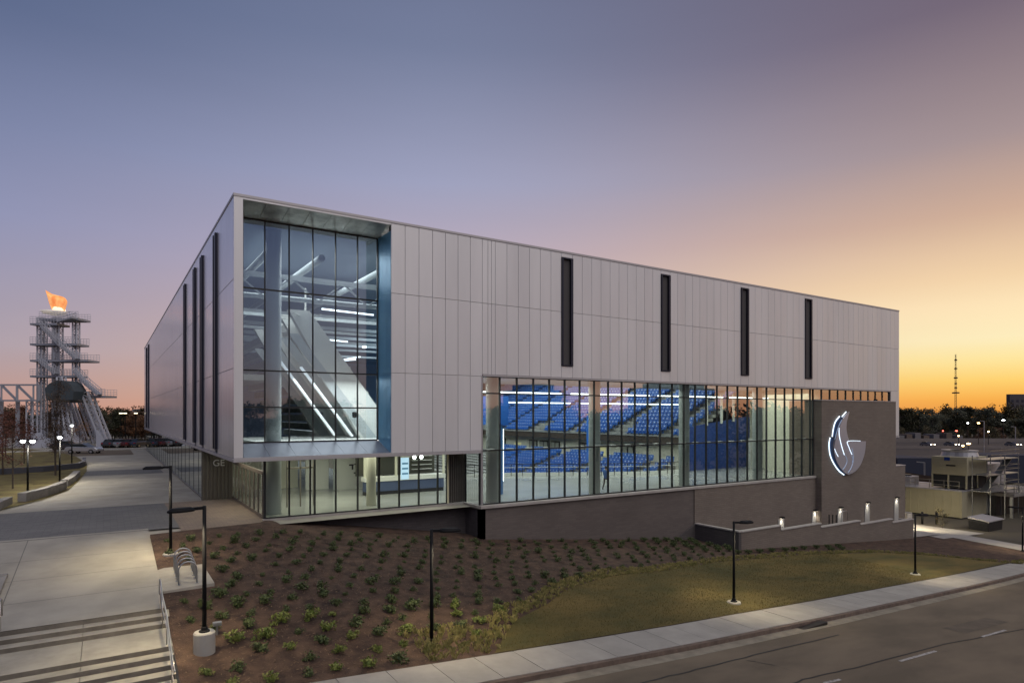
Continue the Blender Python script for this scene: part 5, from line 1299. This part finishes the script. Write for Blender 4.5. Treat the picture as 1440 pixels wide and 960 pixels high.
for x_ in (cx0+0.4,cx0+4.4,cx0+8.4):
    for y_ in (yA-0.4,yA-2.2): mb.box((x_,y_,-6.8),(x_+0.08,y_+0.08,0.8))
mb.build('post', ringm, SC)
for zz in (-3.3,-1.4,0.4):
    MB().box((cx0+0.4,yA-2.2,zz-0.08),(cx0+8.5,yA-0.35,zz)).build('walkway', ringm, SC)
    mb = MB()
    for hh in (0.5,1.0): mb.box((cx0+0.4,yA-2.25,zz+hh),(cx0+8.5,yA-2.2,zz+hh+0.05)); mb.box((cx0+8.45,yA-2.2,zz+hh),(cx0+8.5,yA-0.4,zz+hh+0.05))
    mb.build('rail', railm, SC)
MB().bar((cx0+5,yA-1.3,-1.4),(cx0+8.3,yA-1.3,0.4),0.7,0.1).build('stair_flight', ringm, SC)
MB().bar((cx0+1,yA-1.3,-3.3),(cx0+4.5,yA-1.3,-1.4),0.7,0.1).build('stair_flight', ringm, SC)
# raised platform right of it
PF = empty('steel_platform', (90,-3,-6.8), 'raised steel platform with railing over dark equipment bays', 'platform')
a = UX(1362,700,86.5); fx0 = 86.3
MB().box((fx0,-2.6,-4.3),(fx0+12,4,-3.95)).build('deck', mat('platform_deck', (0.22,0.20,0.18), rough=0.7), PF)
for x_ in (fx0+0.1,fx0+5.5,fx0+11.5):
    for y_ in (-2.4,3.4): MB().box((x_,y_,-6.9),(x_+0.3,y_+0.3,-4.3)).build('leg', ringm, PF)
MB().box((fx0+0.8,-0.5,-6.9),(fx0+11,3.3,-4.4)).build('equipment_bay', darkmet, PF)
mb = MB()
for k in range(16): mb.box((fx0+k*0.78,-2.6,-3.95),(fx0+k*0.78+0.05,-2.55,-2.85))
for k in range(9): mb.box((fx0,-2.6+k*0.78,-3.95),(fx0+0.05,-2.55+k*0.78,-2.85))
for zz in (-2.85,-3.4): mb.box((fx0,-2.62,zz),(fx0+12,-2.57,zz+0.06)); mb.box((fx0-0.02,-2.6,zz),(fx0+0.03,4,zz+0.06))
mb.build('railing', ringm, PF)
DB = UG(1400,745); d0 = empty('dumpster', (DB.x,DB.y,DB.z), 'dark bin with a pale slanted lid under the steel platform', 'bin')
MB().prism([(DB.x-1.6,DB.y,-6.95),(DB.x+1.6,DB.y,-6.95),(DB.x+1.8,DB.y,-5.6),(DB.x-1.8,DB.y,-5.6)], (0,1.8,0)).build('body', darkmet, d0)
MB().prism([(DB.x-1.9,DB.y-0.1,-5.6),(DB.x+1.9,DB.y-0.1,-5.6),(DB.x+1.9,DB.y-0.1,-5.5),(DB.x-1.9,DB.y-0.1,-5.5)], (0,2.0,0.25)).build('lid', trim_m, d0)
for k, (px, py) in enumerate(((1297,722),(1317,722))):
    p_ = UZ(px,py+14,-6.5); o = MB().tube([(p_.x,p_.y,-6.8),(p_.x,p_.y,-5.2)], 0.12, 8).build('bollard', blackp, smooth=True); tag(o, ['left','right'][k]+' thick black bollard before the ivory plant building', 'bollard', 'bollards before the plant building')
# blue-grey sheds behind
shed = mat('blue_shed', (0.018,0.022,0.042), rough=0.8)
for (x0,x1,y0,y1,z1,lb) in ((1262,1310,640,676,-2.5,'dark blue shed wall behind the brick end of the arena'),(1385,1470,648,686,-2.0,'dark grey shed beyond the steel platform')):
    a = UD(x0,583,118); b = UD(x1,583,118); o = MB().prism([(a.x,a.y,-7.2),(b.x,b.y,-7.2),(b.x,b.y,z1),(a.x,a.y,z1)], FW*9).build('shed', shed); tag(o, lb, 'shed')
brnb = brick_mat('brown_yard_wall', (0.16,0.10,0.06), (0.12,0.08,0.05), (0.1,0.08,0.06), bw=0.8, bh=0.4)
a = UD(1255,583,98); b = UD(1312,583,92); o = MB().prism([(a.x,a.y,-7),(b.x,b.y,-7),(b.x,b.y,-3.4),(a.x,a.y,-3.0)], FW*0.5).build('yard_wall', brnb); tag(o, 'low brown brick yard wall left of the cooling tower', 'wall')
# highway on a bank
hwm = mat('highway_asphalt', (0.042,0.032,0.027), rough=0.85, var=0.1, vscale=0.2); barm = mat('barrier_concrete', (0.17,0.145,0.13), rough=0.8, var=0.1, vscale=0.2)
def strip(name, d0, d1, z0, z1, m, zt_=0.0, px0=1150, px1=1600):
    a0, a1, b0, b1 = UD(px0,583,d0), UD(px1,583,d0), UD(px0,583,d1), UD(px1,583,d1)
    o = MB().prism([(a0.x,a0.y,z0),(a1.x,a1.y,z0),(b1.x,b1.y,z1),(b0.x,b0.y,z1)], (0,0,-0.5)).build(name, m); o['kind'] = 'structure'; return o
strip('highway', 165, 225, -5.6, -4.2, hwm); strip('highway_ramp', 138, 158, -6.3, -6.1, hwm)
for dd, zz, hh, lb in ((162,-5.9,1.0,'near concrete barrier of the highway'),(196,-5.0,0.9,'median concrete barrier of the highway'),(227,-4.3,1.4,'pale far barrier wall of the highway'),(160,-6.3,0.5,'low kerb wall of the highway ramp')):
    a0, a1 = UD(1150,583,dd), UD(1600,583,dd); o = MB().prism([(a0.x,a0.y,zz),(a1.x,a1.y,zz),(a1.x,a1.y,zz+hh),(a0.x,a0.y,zz+hh)], FW*0.4).build('barrier', barm); tag(o, lb, 'barrier', 'highway barriers')
for px, py, lb in ((1304,619.5,'car with lit headlights on the highway nearest the arena'),(1424,621.5,'car with lit headlights near the right picture edge'),(1338,619,'car on the highway behind the cooling tower')):
    p_ = UD(px,583,205); car((p_.x,p_.y,-4.65), math.atan2(-FW.y,-FW.x)+0.15, (0.15,0.15,0.16), lb, 'cars on the highway', True, 'highway_car')
warml = mat('sodium_lamp', (1,1,1), emit=(1.0,0.62,0.22), estr=16); redl = mat('red_lamp', (1,0.1,0.1), emit=(1.0,0.12,0.08), estr=7)
for i, (px, py, d, m_, s_, nm) in enumerate(((1361,595,230,litl,.45,'small white'),(1376,595,215,warml,.55,'warm orange'),(1390,607,215,warml,.45,'lower warm'),(1411,591,240,litl,.8,'brightest white'),(1345,606,230,redl,.6,'red'),(1326,606,230,redl,.35,'faint red'),(1348,613,220,warml,.4,'dim orange'),(1362,624,190,warml,.8,'wide orange'),(1354,627,185,warml,.5,'small orange'))):
    p_ = UD(px,py,d); r = empty('highway_lamp', (p_.x,p_.y,-7), nm+' light on a pole among the highway lanes', 'street lamp', 'lights along the highway')
    MB().bar((p_.x,p_.y,-7.2),(p_.x,p_.y,p_.z),0.16).build('pole', darkmet, r); s_ *= 0.65; MB().lathe((p_.x,p_.y,p_.z-0.1), [(s_*0.5,0),(s_,0.12),(s_*0.9,0.3),(s_*0.3,0.4)], 10).build('lamp_head', m_, r)
for px, pt, d in ((1384,592,180),(1428,600,175),(1300,650,100)):
    p_ = UD(px,pt,d); r = empty('light_pole', (p_.x,p_.y,-7), {1384:'tall thin pole standing before the highway',1428:'second thin pole at the right before the highway',1300:'short grey pipe post with a hooked top by the brown yard wall'}[px], 'pole', None)
    MB().tube([(p_.x,p_.y,-7.2),(p_.x,p_.y,p_.z)], 0.12, 8).build('pole', ringm, r); MB().bar((p_.x,p_.y,p_.z),(p_.x-RT.x*1.2,p_.y-RT.y*1.2,p_.z+0.1),0.14).build('arm', ringm, r)
# mast and tower block
AM = UD(1344,583,520); r = empty('antenna_mast', (AM.x,AM.y,-7), 'tall thin lattice antenna mast above the far woods', 'mast')
zt_ = UD(1344,498,520).z; mb = MB()
for c_ in ((0.9,0),(-0.45,0.78),(-0.45,-0.78)): mb.bar((AM.x+c_[0],AM.y+c_[1],-7),(AM.x+c_[0]*0.4,AM.y+c_[1]*0.4,zt_),0.2)
for k in range(24): mb.bar((AM.x-0.8,AM.y,zt_*k/24),(AM.x+0.8,AM.y,zt_*(k+1)/24),0.13)
mb.build('lattice', darkmet, r)
for py, w in ((507,1.0),(519,1.1),(532,1.4),(540,0.9),(546,1.0),(553,2.6)):
    z_ = UD(1344,py,520).z; MB().lathe((AM.x,AM.y,z_), [(w,0),(w,0.9),(w*0.6,1.1)], 10).build('ring_platform', darkmet, r)
block(1420, 1470, 554, 420, -7, 'tall dark apartment block at the right edge behind the woods', mat('dusk_block', (0.07,0.06,0.065), rough=0.9), 0.05, 3)
# low sheds and signs along the highway
for i, px in enumerate((1264,1275,1287,1299,1313,1331,1346)):
    a, b = UD(px,583,240), UD(px+8,583,240); o = MB().prism([(a.x,a.y,-7),(b.x,b.y,-7),(b.x,b.y,-2.3+0.5*(i%3)),(a.x,a.y,-2.3+0.5*(i%3))], FW*6).build('roadside_house', warmw if i % 2 else MATS['grey_wall']); tag(o, 'small grey roadside house behind the highway, number %s from the arena' % ['one','two','three','four','five','six','seven'][i], 'house', 'houses behind the highway')

# lamp on the far side of the brick end, lighting the yard
yl = empty('yard_lamp', (64.45,-0.4,-3.2), 'glowing wall lamp round the far corner of the brick end, facing the plant yard', 'wall lamp')
MB().box((64.31,-0.6,-3.1),(64.6,-0.2,-2.98)).build('housing', blackp, yl); MB().box((64.34,-0.57,-3.13),(64.57,-0.23,-3.101)).build('lens', lampglow, yl)
pl_ = bpy.data.lights.new('yard_light', 'SPOT'); po_ = bpy.data.objects.new('yard_light', pl_); C.objects.link(po_); po_.parent = yl
po_.location = (0.2,0,-0.02); po_.rotation_euler = (0,R(-48),0); pl_.spot_size = R(120); pl_.spot_blend = 0.8; pl_.energy = 2600; pl_.color = (1,0.86,0.58); pl_.shadow_soft_size = 0.15

# small plant-yard clutter: cabinets, pipes and roof units
for k,(x,y,w,d_,h,z,lb) in enumerate(((87,-4.4,1.6,0.8,1.5,-6.95,'pale electrical cabinet standing in front of the steel platform'),(91,-4.6,0.9,0.7,1.9,-7.0,'taller narrow electrical cabinet by the steel platform'),(71.5,2.5,1.2,0.8,1.2,-6.8,'low utility cabinet between brick end and ivory plant building'))):
    c_ = empty('utility_cabinet', (x,y,z), lb, 'cabinet'); MB().box((x,y,z),(x+w,y+d_,z+h)).build('body', MATS['grey_wall'], c_, bevel=0.03)
    MB().box((x+0.05,y-0.02,z+0.1),(x+w*0.48,y-0.002,z+h-0.1)).build('door', trim_m, c_); MB().box((x+w*0.52,y-0.02,z+0.1),(x+w-0.05,y-0.002,z+h-0.1)).build('door', trim_m, c_)
for k in range(3):
    x, y = px_+1.2, yB+2.5+k*4; MB().box((x,y,-3.3),(x+2.2,y+2.2,-2.2-0.2*k)).build('roof_unit', trim_m, SWL, bevel=0.04)
    MB().lathe((x+1.1,y+1.1,-2.2-0.2*k), [(0.7,0),(0.65,0.18)], 14).build('roof_fan', darkmet, SWL)
# road drain at the kerb
gx_ = 19.5; zg = zroad(gx_+1.2,swout(gx_)-0.4); MB().box((gx_,swout(gx_)-0.50,zg-0.1),(gx_+2.4,swout(gx_)-0.19,zg+0.05)).build('drain_grate', MATS['cast_iron'], road)
